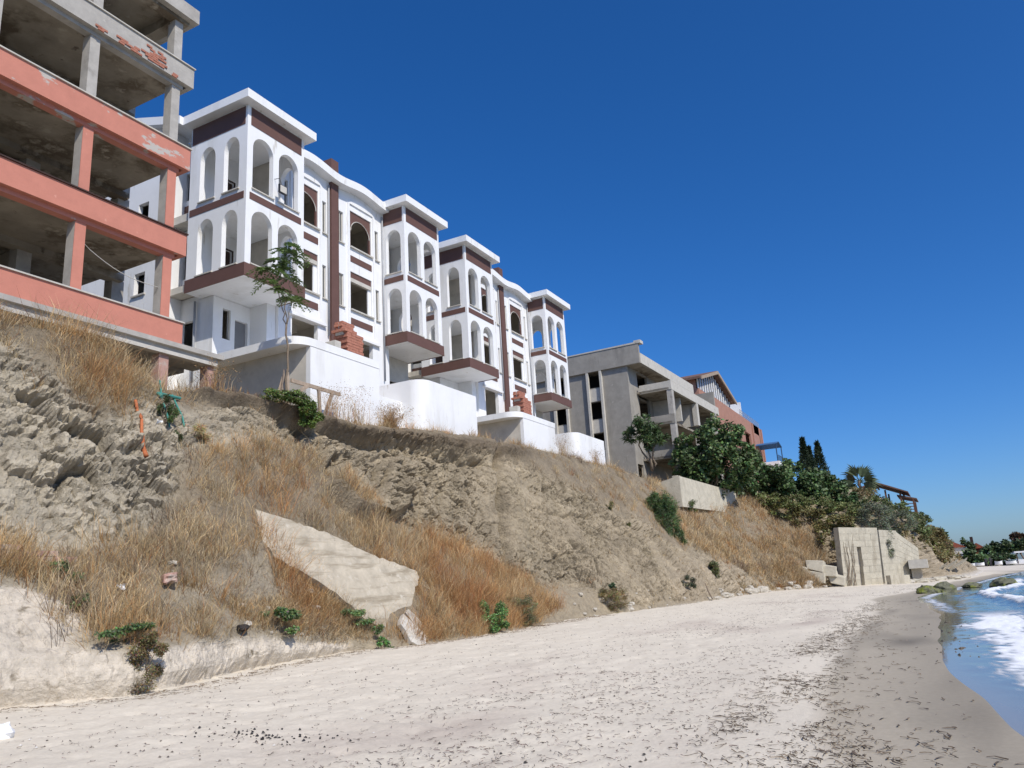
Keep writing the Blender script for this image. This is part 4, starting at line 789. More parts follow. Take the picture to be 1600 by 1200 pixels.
bush('bramble_bush','brown and green bramble carpet between bushes and retaining wall','bush',(82,9.6,7.2),[((80.5,10.6,7.5),(2.2,2.0,1.0),30,2200,46),((82.5,8.0,6.8),(2.2,1.8,1.0),28,2000,47),((79.6,12.2,7.6),(2,1.6,1.0),24,1700,48)],np.array([.145,.165,.058]),.22,.5,False,'brambles above the grass slope')
bush('olive_shrub','green brown scrub between the hanging shrub and the wooden pavilion','shrub',(90,4.6,6.6),[((88,5.6,7.2),(2.4,2.0,1.2),28,2000,49),((94,4.6,7.2),(2.6,1.8,1.2),26,1800,50),((92,2.6,5.2),(2.4,1.4,1.4),24,1500,51),((103,2.4,6.4),(2.6,1.3,1.0),18,1200,52)],np.array([.13,.155,.06]),.26,.45,False,'scrub on the headland')
bush('olive_shrub','olive scrub carpet covering the seaward flank of the headland','shrub',(90,3.2,4.2),[((87,4.4,4.6),(2.2,1.2,1.6),26,1700,71),((91,3.0,3.4),(2.4,1.0,1.5),26,1700,72),((97,2.2,4.6),(2.6,1.1,1.5),24,1500,73),((104,1.6,4.2),(3,1.2,1.4),22,1400,74),((94,.9,2.2),(3,.8,1.2),22,1300,76),((100,-.2,2.4),(3.2,.8,1.4),24,1500,77),((106,.2,3.2),(3,.9,1.4),22,1300,78),((83.5,4.6,3.6),(1.6,.8,1.4),16,1000,79),((85,6.2,6.2),(1.8,1.4,1.2),20,1300,75),((96,8.6,9.6),(2.6,2.0,.8),22,1400,81),((93,7.4,8.8),(2.4,1.8,1.0),22,1400,82)],np.array([.19,.16,.07]),.28,.45,False,'scrub on the headland')
# cypresses
def cypress(label,x,y,z0,z1,rad,lean,seed):
    R=thing('cypress_tree',label,'tree',(x,y,z0),'cypresses on the headland')
    mb=MB(); limb(mb,(x,y,z0-.3),(x,y+lean,z1-.3),.16,.03,seed); obj('trunk',mb,M['bark'],R,True)
    n=4200; t=rng.uniform(0,1,n)**.8; a=rng.uniform(0,2*np.pi,n); rr=rad*np.minimum(1,(1-t)*1.7+.06)*np.minimum(1,.55+t*2)*rng.uniform(.7,1.08,n)*(1+.18*np.sin(a*3+t*9))
    P=np.stack([x+rr*np.cos(a),y+lean*t+rr*np.sin(a),z0+(z1-z0)*t],-1); V,T,C=leaves(P,.34,np.array([.03,.05,.024])*rng.uniform(.6,1.5,(n,1)),.1,.35)
    V.reshape(-1,4,3)[:,2,2]+=.15; tri_obj('crown',V,T,M['leaf'],C,R)
cypress('left of the three dark cypresses, tallest spire behind the bushes',108,14.55,9.5,18.3,.85,-.3,1)
cypress('middle dark cypress, shorter, touching the left one',108.4,13.9,9.5,17.1,.8,-.2,2)
cypress('right dark cypress, leaning, standing apart',112,13.2,9.5,18.1,1.0,-.2,3)
# fan palm
R=thing('palm_tree','fan palm with ragged crown above the grey green shrub','palm',(100,7.6,8.6))
mb=MB(); limb(mb,(100,7.7,8.2),(100,7.65,11.3),.22,.17,4); obj('trunk',mb,M['bark'],R,True)
r=random.Random(3); M['palm']=mat('palm_frond',(.085,.115,.055),.3,3,.6)
for k in range(16):
    th0=-.75+4.6*k/15+r.uniform(-.12,.12); d=Vector((r.uniform(-.7,.7),math.cos(th0),math.sin(th0))).normalized(); L_=r.uniform(1.8,2.5); L_*=1.2; o=Vector((100,7.65,11.2)); h=o+d*L_*.2
    mb=MB().tube([o,h],[.05,.035],5)
    s_=d.cross(Vector((1,r.uniform(-.5,.5),r.uniform(-.5,.5)))).normalized()
    for q in range(8):
        th=(q-3.5)*.13; dd=(d*math.cos(th)+s_*math.sin(th)).normalized(); w_=s_*math.cos(th)-d*math.sin(th); ll=L_*.8*(1-.3*abs(th)/.5)*r.uniform(.85,1.1); tip=h+dd*ll+Vector((0,0,-.16*ll)); md=h+dd*ll*.6
        mb.add([h,md+w_*.075,tip,md-w_*.075],[(0,1,2,3)])
    obj('frond',mb,M['palm'],R)
# ---------------------------------------------------------------- weeds on the slope and at the foot of the cliff
def weed(name,label,s,v,rad,n,col,size,asp=.5,seed=1,lift=.1,shape=None,group=None):
    p=tpos(np.array([s]),np.array([v]))[0]; R=thing(name,label,'plant',tuple(p.tolist()),group)
    rad=tuple(1.3*q for q in rad); parts=[(p+np.array([0,-.05,lift]),rad,max(6,n//60),n,seed)]
    for q in (shape or []): parts.append((p+np.array(q[0]),q[1],max(5,q[2]//70),q[2],seed+7))
    foliage('foliage',R,[(c_,r_,k_,int(n_*3),s_) for c_,r_,k_,n_,s_ in parts],col,size*.7,asp,.45,.2)
    mb=MB()
    for k in range(5): limb(mb,tuple(p-np.array([0,0,.05])),tuple(p+np.array([random.uniform(-.6,.6)*rad[0],-.05+random.uniform(-.5,.5)*rad[1],lift+random.uniform(0,.7)*rad[2]])),.012,.005,k+seed,4,.08,5)
    obj('stem',mb,M['bark'],R); return R
GW=np.array([.125,.19,.07]); GB=np.array([.14,.25,.08])
weed('green_weed','green leafy weed in dry grass beside the sand heap',10.0,2.5,(.32,.3,.30),420,GW,.11,.55,51,.12)
weed('green_weed','small green weed at the edge of the sand heap',9.5,1.95,(.2,.18,.14),200,GW,.10,.55,52,.06)
weed('green_weed','spreading green weed on the ledge above the hanging plant',9.75,1.25,(.6,.35,.14),480,GW*.85,.09,.55,53,.08)
weed('hanging_plant','withered plant trailing over the sand ledge to the beach',9.95,.55,(.28,.25,.42),800,np.array([.16,.125,.055]),.07,.35,54,.05,[((0,-.05,.38),(.26,.25,.25),300)])
weed('green_weed','green weed with rusty stalks on the ledge edge at left centre',14.5,1.3,(.42,.3,.2),520,GW,.11,.55,55,.18,[((.25,-.2,-.12),(.25,.2,.14),160)])
weed('green_weed','green weed growing along the lower edge of the fallen slab',18.0,1.35,(.6,.3,.18),620,GW,.10,.55,56,.16,[((.5,-.35,-.22),(.35,.2,.16),300)])
weed('green_weed','small green weed on the sand right below the fallen slab',18.45,.0,(.22,.2,.16),240,GB,.09,.55,57,.12)
weed('green_bush','round bright green bush at the foot of the cliff',23.9,.55,(.42,.4,.42),1300,GB,.09,.55,58,.35,[((.0,.15,.55),(.3,.3,.25),400)])
weed('grey_bush','grey green wiry bush right of the bright green bush',26.6,.8,(.6,.5,.5),1300,np.array([.17,.17,.085]),.10,.22,59,.35)
weed('olive_bush','olive brown spiky bush at the foot of the bare cliff',35.6,.75,(.95,.5,.4),1500,np.array([.21,.165,.075]),.16,.14,60,.35)
weed('green_weed','small blue green weed on the bare cliff above the olive bush',36.6,1.8,(.25,.2,.3),240,np.array([.07,.11,.06]),.12,.55,61,.12)
weed('green_creeper','green creeper hanging over the cliff edge below the young tree',20.1,3.97,(.9,.4,.25),1500,np.array([.10,.14,.035]),.10,.6,62,.16,[((.35,-.45,-.45),(.5,.25,.45),900),((.7,-.35,-.3),(.45,.25,.5),500)])
weed('green_weed','strip of green weeds running down beside the orange pipe',14.2,3.45,(.22,.3,.45),650,np.array([.09,.125,.045]),.10,.3,63,.08,[((.15,-.35,-.6),(.22,.25,.4),450)])
weed('tall_shrub','tall feathery green shrub on the slope left of the top wall',53.2,3.2,(1.0,.8,1.3),2800,np.array([.085,.135,.05]),.30,.14,64,.3,[((-.4,.5,1.4),(.8,.6,.9),1300),((.5,-.5,-.9),(.7,.5,.8),900)])
weed('green_shrub','low green brown shrub on the slope below the tall feathery shrub',55.5,2.0,(.9,.4,.5),800,np.array([.12,.13,.05]),.2,.3,65,.2)
weed('green_shrub','green shrub at the foot of the top retaining wall',60.5,3.55,(1.3,.5,.45),900,np.array([.09,.115,.04]),.2,.4,66,.2)
weed('dry_tuft','pale dry tuft of grass on the cliff near the orange pipe',14.8,3.3,(.35,.3,.3),700,np.array([.42,.32,.16]),.22,.07,67,.15)
weed('green_shrub','yellow green creeper streak down the bare slope',44.5,3.35,(.35,.3,.5),420,np.array([.17,.16,.05]),.10,.4,68,.05,[((.9,-.8,-1.2),(.3,.3,.5),260)])
weed('grey_bush','small grey green bush at the foot of the far bare slope',47.4,1.3,(.4,.4,.45),420,np.array([.11,.13,.075]),.13,.4,69,.2)
# tall dry stalks standing up against the white walls
for k,(s,v,h,lab) in enumerate(((22.9,4.15,1.5,'tall dry seed stalks against the first white wall'),(24.3,4.2,1.7,'thin branching dry weed before the first white wall'),(26.2,4.15,1.2,'leaning clump of dry grass where two white walls meet'),(43.5,4.1,1.3,'dry weed stalks before the third white wall'),(17.2,4.1,1.2,'dry weed stalks in front of the shaded opening'),(48.5,4.05,1.2,'reddish dry stalks before the last white wall'))):
    n=90 if k!=2 else 420; P=tpos(np.full(n,s)+rng.normal(0,.28 if k!=2 else .22,n),np.full(n,v)+rng.normal(0,.05,n)); N=np.zeros((n,3)); h_=rng.uniform(.35,1,n)*h
    V,T,C=blades(P,N,h_,.013,STRAW[rng.integers(0,6,n)]*rng.uniform(.7,1.1,(n,1)),.16 if k!=2 else .3,(0,0,1) if k!=2 else (.35,0,1))
    tips_=V.reshape(-1,5,3)[:,4]; q=np.repeat(tips_,8,axis=0)+rng.normal(0,.06,(len(tips_)*8,3)); V2,T2,C2=leaves(q,.05,np.tile(np.array([.40,.26,.13]),(len(q),1))*rng.uniform(.6,1.2,(len(q),1)),.2,.4)
    TT=np.concatenate([T2[:,[0,1,2]],T2[:,[0,2,3]]])
    o=tri_obj('dry_stalks',np.concatenate([V,V2]),np.concatenate([T,TT+len(V)]),M['grass'],np.concatenate([C,C2]),loc=tuple(P.mean(0).tolist())); tag(o,lab,'dry plant')
# ---------------------------------------------------------------- fallen concrete, rubble, rocks
def rough_slab(name,label,cat,poly,nrm,th,mt,seed=0,group=None,sub=3):
    """broken slab: outline polygon in 3D, thickness th against nrm, chipped edge"""
    r=random.Random(seed); A=np.array(poly,float); c_=A.mean(0); n_=np.linalg.svd(A-c_)[2][2]; A=A-np.outer((A-c_)@n_,n_); n_=Vector(n_)
    P=[Vector(p) for p in A]; q=[]
    def flat_(v): return v-n_*v.dot(n_)
    for a,b in zip(P,P[1:]+P[:1]):
        for k in range(sub): q.append(a.lerp(b,k/sub)+flat_(Vector((r.uniform(-1,1),r.uniform(-1,1),r.uniform(-1,1))))*.05*(k>0))
    nrm=Vector(nrm).normalized(); n=len(q); back=[p+nrm*th+Vector((r.uniform(-1,1),0,r.uniform(-1,1)))*.03 for p in q]
    mb=MB().add(q+back,[tuple(range(n)),tuple(range(n,2*n))[::-1]]+[((i+1)%n,i,i+n,(i+1)%n+n) for i in range(n)])
    c=sum(P,Vector())/len(P); o=obj(name,mb,mt,loc=tuple(c)); tag(o,label,cat,group); return o
rough_slab('fallen_slab','large fallen concrete slab lying on the grassy slope','concrete slab',[(15.75, 16.12, 4.11), (16.9, 15.96, 3.86), (17.67, 15.85, 3.65), (18.57, 15.7, 3.36), (19.47, 15.49, 2.97), (20.46, 15.3, 2.65), (21.56, 15.12, 2.36), (21.63, 15.0, 2.15), (20.96, 14.72, 1.62), (20.25, 14.46, 1.14), (19.57, 14.28, 0.63), (18.98, 14.29, 0.64), (18.23, 14.69, 1.11), (17.6, 15.03, 1.77), (16.69, 15.3, 2.34), (15.85, 15.49, 2.77), (15.62, 15.76, 3.31)],(.013,.873,-.487),.42,M['slab'],1,sub=5)
rough_slab('slab_fragment','small pale slab fragment propped at the foot of the big slab','concrete slab',[(19.37,14.1,.83),(19.75,14.28,1.1),(20.42,13.95,.42),(20.18,13.8,.2),(19.73,13.75,.16),(19.5,13.85,.3)],(0,.868,-.4),.14,M['lightcon'],2)
rough_slab('slab_fragment','darker slab fragment behind the small pale one','concrete slab',[(19.9,14.3,1.15),(20.15,14.4,1.2),(20.75,14.1,.6),(20.6,13.98,.35),(20.3,14.05,.5)],(0,.868,-.4),.12,M['rock'],3)
def rock(name,label,c,rad,seed,mt,col=None,group=None,cat='rock',sq=0.):
    r=np.random.default_rng(seed); nu,nv=22,13; u,v=np.meshgrid(np.linspace(0,2*np.pi,nu,endpoint=False),np.linspace(.0,np.pi,nv),indexing='ij')
    d=np.stack([np.cos(u)*np.sin(v),np.sin(u)*np.sin(v),np.cos(v)],-1)
    if sq>0: d=np.sign(d)*np.abs(d)**(1-sq*.6)
    P=d*(1+.34*fbm(d*1.6+seed*3.1,3,seed)+.2*fbm(d*4+seed,3,seed+3)+.1*fbm(d*9+seed,2,seed+5))[...,None]*np.array(rad); 
    a=r.uniform(0,3); P=np.stack([P[...,0]*np.cos(a)-P[...,1]*np.sin(a),P[...,0]*np.sin(a)+P[...,1]*np.cos(a),P[...,2]],-1)+np.array(c)
    i=np.arange(nu*nv).reshape(nu,nv); T=np.stack([i[:,:-1],np.roll(i,-1,0)[:,:-1],np.roll(i,-1,0)[:,1:],i[:,1:]],-1).reshape(-1,4)
    o=tri_obj(name,P.reshape(-1,3),T[:,::-1],mt,None,loc=tuple(c),smooth=False); tag(o,label,cat,group); return o
M['algae']=mat('algae_covered_rock',(.13,.13,.085),.25,3,.75,.8,9,spots=[((.17,.19,.03),1.6,.48,.1)])
rock('boulder','green algae covered boulder at the water edge, larger one',(51.3,.55,.12),(.6,.75,.42),1,M['algae'])
rock('boulder','smaller dark algae boulder left of the large one',(50.6,1.5,.1),(.5,.45,.36),2,M['algae'])
rock('boulder','flat weedy stone between the two algae boulders',(50.9,1.05,.08),(.45,.4,.22),5,M['algae'])
rock('boulder','dark boulder standing alone in the sea',(56.8,-2.55,.1),(.7,.8,.42),3,M['algae'])
rock('boulder','low yellowish rock on the shore before the lone sea boulder',(58,-.9,.1),(.8,.5,.22),4,M['algae'])
rr_=random.Random(9); k=0
spots=[]
for j in range(34):
    s=rr_.choice([rr_.uniform(44,72),rr_.uniform(58,76)]); v=rr_.uniform(-.15,1.1); spots.append((s,v,rr_.uniform(.08,.26)*(1.5 if s>60 else 1)))
for j in range(16): spots.append((rr_.uniform(9.5,17.5),rr_.uniform(.95,2.5),rr_.uniform(.04,.1)))
for j in range(14): spots.append((rr_.uniform(32,43.5),rr_.uniform(.0,2.2),rr_.uniform(.05,.13)))
for j,(s,v,sz) in enumerate(spots):
    p=tpos(np.array([s]),np.array([v]))[0]; 
    zone='pale rubble stone at the foot of the far slope' if s>44 else ('small loose stone on the grassy slope above the sand ledge' if s<20 else 'loose stone at the foot of the bare cliff')
    grp='rubble below the far slope' if s>44 else ('stones above the sand ledge' if s<20 else 'stones below the bare cliff')
    rock('stone',zone,tuple((p+np.array([0,-.02,sz*.2])).tolist()),(sz*1.3,sz,sz*.7),20+j,M['rock'],None,grp,'stone',.5)
p=tpos(np.array([12.1]),np.array([2.3]))[0]; rock('brick_lump','pinkish lump of broken brick in the dry grass',tuple((p+np.array([0,-.05,.1])).tolist()),(.22,.16,.12),90,M['pinkcon'],None,None,'rubble',.5)
p=tpos(np.array([13.2]),np.array([1.2]))[0]; rock('dark_lump','flat dark lump lying on the sand ledge',tuple((p+np.array([0,-.05,.06])).tolist()),(.22,.12,.07),91,M['dark'],None,None,'rubble',.6)
# big pale blocks before the far wall
rr_=random.Random(4)
for j,(x,y,z,a,b,c) in enumerate(((71.6,11.0,1.75,1.1,.8,.6),(72.0,9.9,2.1,1.3,.8,.6),(71.8,10.2,1.2,1.6,.9,.7),(72.2,9.0,1.6,1.1,.8,.65),(71.0,11.3,.9,.9,.7,.5),(72.4,8.5,.8,1.1,.8,.6),(70.4,11.0,.45,.8,.6,.4))):
    mb=MB(); q=[]
    for sx_,sy_,sz_ in ((-1,-1,-1),(1,-1,-1),(1,1,-1),(-1,1,-1),(-1,-1,1),(1,-1,1),(1,1,1),(-1,1,1)): q.append((x+sx_*b*.7*rr_.uniform(.75,1.1)+sz_*.1,y+sy_*a*.6*rr_.uniform(.6,1.1),z-.1+sz_*c*.75*rr_.uniform(.65,1.2)+sy_*.16))
    mb.add(q,[(0,3,2,1),(4,5,6,7),(0,1,5,4),(1,2,6,5),(2,3,7,6),(3,0,4,7)])
    lab_=('left of the pale broken stone blocks beside the retaining wall','upper pale broken stone block beside the retaining wall','widest pale broken stone block beside the retaining wall','pale block leaning next to the retaining wall','small pale block low left of the pile','pale block lowest by the retaining wall','loose pale block before the pile of blocks')[j]
    o=obj('stone_block',mb,M['wallstone'],loc=(x,y,z)); bv=o.modifiers.new('worn','BEVEL'); bv.width=.05; bv.segments=2; tag(o,lab_,'stone block','pale broken blocks')
# ---------------------------------------------------------------- retaining walls on the headland
def course_wall(name,label,A,B,z0,zl,zr,th,rows,cols,seed,lean=0.,slit=None):
    """block wall from A to B: every block is a piece; top runs from zl to zr"""
    A=Vector((*A,0)); B=Vector((*B,0)); u=(B-A); W=u.length; u.normalize(); n=Vector((-u.y,u.x,0))
    if n.dot(Vector((-.5,-.8,0)))>0: n=-n                # n points inland
    R=thing(name,label,'wall',tuple((A+B)/2+Vector((0,0,z0)))); r=random.Random(seed)
    def P(a,z,d): q=A+u*a+n*(d+lean*(z-z0)); return (q.x,q.y,z)
    for i in range(rows):
        cuts=[0]+sorted(W*(j+(.5 if i%2 else 0)+r.uniform(-.12,.12))/cols for j in range(1,cols))+[W]
        for a,b in zip(cuts,cuts[1:]):
            segs=[(a,b)]
            if slit and z0+(zl-z0)*i/rows<slit[2]: 
                segs=[(x,y) for x,y in ((a,min(b,slit[0])),(max(a,slit[1]),b)) if y-x>.06]
            for x,y in segs:
                f0,f1=i/rows,(i+1)/rows; ta,tb=zl+(zr-zl)*x/W,zl+(zr-zl)*y/W; g=.007; pr=r.uniform(-.012,.012)
                zz=[z0+(ta-z0)*f0+g,z0+(tb-z0)*f0+g,z0+(tb-z0)*f1-g,z0+(ta-z0)*f1-g]
                v=[P(x+g,zz[0],pr),P(y-g,zz[1],pr),P(y-g,zz[2],pr),P(x+g,zz[3],pr)]+[P(x+g,zz[0],th),P(y-g,zz[1],th),P(y-g,zz[2],th),P(x+g,zz[3],th)]
                obj('stone_block',MB().add(v,[(0,1,2,3),(7,6,5,4),(1,0,4,5),(2,1,5,6),(3,2,6,7),(0,3,7,4)]),M['wallstone'],R)
    for lo,hi in ([(0,slit[0]-.02),(slit[1]+.02,W)] if slit else [(0,W)]):
        v=[P(lo+.03,z0,.03),P(hi-.03,z0,.03),P(hi-.03,zl+(zr-zl)*hi/W-.03,.03),P(lo+.03,zl+(zr-zl)*lo/W-.03,.03)]+[P(lo+.03,z0,th-.02),P(hi-.03,z0,th-.02),P(hi-.03,zl+(zr-zl)*hi/W-.03,th-.02),P(lo+.03,zl+(zr-zl)*lo/W-.03,th-.02)]
        obj('mortar_core',MB().add(v,[(0,1,2,3),(7,6,5,4),(1,0,4,5),(2,1,5,6),(3,2,6,7),(0,3,7,4)]),M['rock'],R)
    if slit:
        v=[P(slit[0]-.05,z0,.35),P(slit[1]+.05,z0,.35),P(slit[1]+.05,slit[2]+.1,.35),P(slit[0]-.05,slit[2]+.1,.35)]; obj('slit_back',MB().add(v,[(0,1,2,3)]),M['rock'],R)
    return R
course_wall('retaining_wall','tall cream retaining wall with a narrow arched slit',(73.2,8.1),(76.4,5.35),.1,5.0,4.85,.6,9,3,1,-.07,(1.75,2.2,3.3))
course_wall('retaining_wall','cream retaining wall half hidden by the hanging grey shrub',(77.0,5.25),(79.6,4.0),.1,4.7,4.6,.6,8,3,2,-.05)
course_wall('retaining_wall','leaning cream wall at the right end, its top broken down',(79.4,4.1),(82.2,2.5),.1,4.6,3.0,.6,8,3,3,-.04)
course_wall('stub_wall','low concrete stub wall on the sand before the retaining walls',(74.2,4.6),(75.6,3.2),-.1,.85,.8,.5,1,2,4)
course_wall('top_wall','pale retaining wall high on the slope in front of the fig tree',(60.2,17.2),(74.5,15.8),6.9,9.35,8.9,.4,1,4,5,.1)
obj_=course_wall('top_wall','short return of the pale high retaining wall',(60.1,19.6),(60.15,17.25),6.9,8.8,9.3,.35,1,1,6)
R=thing('dry_vine','leafless dark vine climbing the left edge of the slit wall','vine',(73.1,7.9,.3)); mb=MB(); r=random.Random(12)
for k in range(9):
    t0=r.uniform(0,.9); x0_,y0_=73.2+3.2*t0*.35,8.1-2.75*t0*.35
    q=[(x0_-.08,y0_-.1,.2)]
    for m_ in range(1,8): q.append((q[-1][0]+r.uniform(-.12,.16),q[-1][1]+r.uniform(-.16,.1),q[-1][2]+r.uniform(.3,.7)))
    q=[(73.2+3.2*((a-73.2)/3.2)-.08-.05*c*.0, 8.1-2.75*((a-73.2)/3.2)-.1-.07*c*.75,c) for a,b,c in q]
    mb.tube(q,[.03-.003*i_ for i_ in range(len(q))],5)
obj('stem',mb,M['bark'],R)
R=thing('concrete_box','grey concrete box jutting out below the leaning wall','concrete box',(80,2.4,.5))
obj('box_shell',MB().box(79.6,81.2,1.8,3.3,1.25,1.42).box(79.6,81.2,1.8,3.3,1.85,2.0).box(79.6,81.2,1.8,1.95,1.42,1.85).box(79.6,79.75,1.95,3.3,1.42,1.85),M['lightcon'],R)
obj('support',MB().box(80.4,81,2.4,3.2,0,1.25),M['rock'],R)
for j,(x,y,z,w_,t_,lab) in enumerate(((88,1.6,.9,2.6,.35,'nearest of the tilted stone slabs below the headland'),(90,.6,1.2,2.8,.4,'middle tilted stone slab below the headland'),(92.5,-.3,1.3,2.8,.4,'farthest tilted stone slab below the headland'))):
    rough_slab('tilted_slab',lab,'stone slab',[(x,y+1.5,z-.9),(x+.6,y-1.2,z+.6),(x+2.2,y-1.3,z+.7),(x+1.6,y+1.4,z-.8)],(.2,.5,-.8),t_,M['wallstone'],70+j,'tilted slabs below the headland')
for j,(x,y) in enumerate(((76.5,3.6),(78,3.2),(79.2,2.2),(81.5,1.4),(83.5,1.2),(77.4,2.6),(85.5,.2),(84,.2),(88,-.6))):
    rock('flat_stone','flat broken stone on the shore below the retaining walls',(x,y,.18),(.5+.1*(j%3),.7,.2),100+j,M['wallstone' if j%2 else 'rock'],None,'flat stones below the retaining walls','stone',.7)
# ---------------------------------------------------------------- odds and ends on the cliff
R=thing('brick_course','remnant of a pale brick wall sticking out of the cliff at left','brick wall',(9.3,16.2,2.75))
b2=bpy.data.meshes.new('brick'); mb=MB().box(-.14,.14,-.1,.1,-.052,.052); b2.from_pydata(mb.v,[],mb.f); b2.materials.append(M['pinkcon'])
for row in range(3):
    for q in range(9-row*2):
        o=bpy.data.objects.new('brick',b2); COL.objects.link(o); o.parent=R; o.location=(-1.2+q*.295+(.14 if row%2 else 0),-.32+.01*q+random.uniform(-.015,.015),-.02+row*.115); o.rotation_euler.z=random.uniform(-.04,.04)
def run(pts,lift): return [tuple(tpos(np.array([s]),np.array([v]),lift)[0].tolist()) for s,v in pts]
M['orangepipe']=mat('orange_plastic',(.42,.13,.05),.35,5,.7); M['greenpipe']=mat('green_plastic',(.06,.24,.20),.1,5,.6)
P=run([(13.45,3.60),(13.42,3.53),(13.38,3.46),(13.3,3.38),(13.28,3.31),(13.22,3.24)],.05); q=[]
for a,b in zip(P,P[1:]):
    for k in range(7): q.append(tuple(Vector(a).lerp(Vector(b),k/7)))
tag(obj('orange_pipe',MB().tube(q+[P[-1]],[.036+(.010 if i%2 else 0)+(.018 if i>22 else 0) for i in range(len(q)+1)],9),M['orangepipe'],loc=P[0],smooth=True),'orange corrugated pipe hanging down the cliff','pipe')
top=Vector((14.25,18.3,7.45))
tag(obj('green_hose',MB().tube([(14.75,18.95,7.95),(14.5,18.5,7.3),(14.3,18.0,6.75),(14.2,17.75,6.35)],.025,6),M['greenpipe'],loc=(14.75,18.95,7.95)),'left green hose hanging over the cliff edge','hose','green hoses over the cliff edge')
tag(obj('green_hose',MB().tube([(15.15,18.9,7.6),(15.0,18.5,7.2),(14.8,18.0,6.75),(14.7,17.75,6.3)],.025,6),M['greenpipe'],loc=(15.15,18.9,7.6)),'right green hose hanging over the cliff edge','hose','green hoses over the cliff edge')
tag(obj('pipe_stub',MB().tube([(14.4,18.55,7.45),(15.3,18.75,7.5)],.045,7).tube([(14.4,18.55,7.45),(14.35,18.3,7.3)],.05,7),M['greenpipe'],loc=(14.8,18.6,7.45)),'short green pipe lying across the two hoses','pipe')
R=thing('timber_trestle','rough timber trestle of grey boards beside the young tree','trestle',(21.8,19.9,8.3))
for a,b,w_,h_ in (((20.99,19.9,9.4),(23.7,19.9,9.37),.06,.14),((20.5,19.85,8.5),(21.8,19.85,9.33),.06,.13),((22.47,19.9,9.32),(22.6,19.95,8.3),.08,.12),((23.22,19.9,9.3),(22.7,19.85,8.3),.08,.13),((20.6,19.8,9.7),(20.35,19.75,8.2),.06,.12),((20.75,19.85,9.65),(20.7,19.75,8.2),.06,.12),((20.66,19.95,9.5),(20.1,19.8,8.2),.05,.1)):
    obj('plank',MB().bar(a,b,w_,h_),M['wood'],R)
p=tpos(np.array([50.]),np.array([.25]))[0]; tag(obj('driftwood',MB().tube([tuple(p+np.array([-.3,-.3,.02])),tuple(p+np.array([.1,0,.45])),tuple(p+np.array([.35,.2,.95]))],[.05,.045,.03],6),M['bark'],loc=tuple(p.tolist())),'bare stick leaning at the foot of the far slope','stick')
# ---------------------------------------------------------------- wooden pavilion on the headland
R=thing('wooden_pavilion','wooden pavilion with pitched brown roof above the headland scrub','pavilion',(111,5.5,7.4))
M['darkwood']=mat('dark_stained_wood',(.13,.065,.04),.25,4,.7)
obj('roof',MB().prism_x([(9.6,10.6),(6.6,11.55),(3.1,10.0),(3.1,10.15),(6.6,11.75),(9.6,10.8)],107.5,115),M['roof'],R)
obj('lower_roof',MB().prism_x([(4.4,9.75),(2.3,9.15),(2.3,9.3),(4.4,9.95)],108.2,114),M['roof'],R)
for yy in (9.2,7.4,5.6,4.0,2.7):
    for xx in (107.9,114.5): obj('post',MB().box(xx-.1,xx+.1,yy-.1,yy+.1,7.2,9.25 if yy<3 else (10.0 if yy<5 else 10.6)),M['darkwood'],R)
for yy in (9.2,6.6,3.8): obj('rafter',MB().bar((107.9,yy,10.15 if yy!=6.6 else 11.3),(114.5,yy,10.15 if yy!=6.6 else 11.3),.14,.2),M['darkwood'],R)
rl=MB()
for z in (8.0,8.35,8.7): rl.bar((107.85,9.3,z),(107.85,2.6,z),.06,.09)
obj('railing',rl,M['darkwood'],R); obj('deck',MB().box(107.6,114.8,2.5,9.5,7.5,7.7),M['darkwood'],R)
obj('stone_base',MB().box(107.8,114.5,2.6,9.3,5.0,7.5),M['wallstone'],R)
# ---------------------------------------------------------------- far shore: houses, trees, boats, people
M['paleplaster']=mat('pale_plaster',(.62,.56,.46),.08,1,.9); M['redroof']=mat('red_roof_tile',(.33,.09,.05),.2,1,.85)
R=thing('far_house','pale far house with columned porch among the trees','house',(205,-1.5,.6))
obj('wall',MB().panel((201,1.0),(0,-1),(1,0),4,.5,4.6,.25,[(.5,1.3,1.6,3.4,3.4),(2.2,3.2,1.6,3.4,3.4)]),M['paleplaster'],R); obj('roof',MB().prism_x([(1.4,4.6),(-1,5.9),(-3.4,4.6)],200.6,208),M['redroof'],R)
for yy in (.6,-.9,-2.4): obj('column',MB().box(200.0,200.3,yy-.18,yy+.18,.5,3.2),M['plaster'],R)
obj('porch_slab',MB().box(199.8,200.98,-3.0,1.0,3.2,3.5),M['plaster'],R)
R=thing('far_house','small red roofed far house with a dark chimney','house',(210,-5.6,.6))
obj('wall',MB().panel((208,-4.2),(0,-1),(1,0),2.8,.5,4.2,.25,[(.6,1.2,1.5,3,3),(1.7,2.3,1.5,3,3)]),M['redroof'],R); obj('roof',MB().prism_x([(-3.9,4.2),(-5.6,5.4),(-7.3,4.2)],207.6,213),M['redroof'],R); obj('chimney',MB().box(208.5,209.3,-5.2,-4.6,4.9,6.8),M['darkbrown'],R)
def far_tree(label,x,y,z,ry,rz,col,seed,n=900,airy=False):
    R=thing('far_tree',label,'tree',(x,y,.6),'trees on the far shore'); mb=MB(); limb(mb,(x,y,.4),(x,y,z),.2,.08,seed); obj('trunk',mb,M['bark'],R,True)
    foliage('crown',R,[((x,y,z),(ry,ry,rz),14 if airy else 26,n,seed)],col,.55,.6)
far_tree('airy far tree standing tallest at the left of the far shore',203,0.9,7.6,1.6,1.8,LG*.9,201,500,True)
far_tree('dark far tree between the two far houses',206,-3.6,4.2,1.5,2.4,LG*.6,202)
far_tree('low dark far tree under the pale far house',198,-3.6,2.4,1.9,1.5,LG*.7,203)
far_tree('rounded far tree right of the red roofed house',203,-7.4,2.9,1.6,1.7,LG*.8,204)
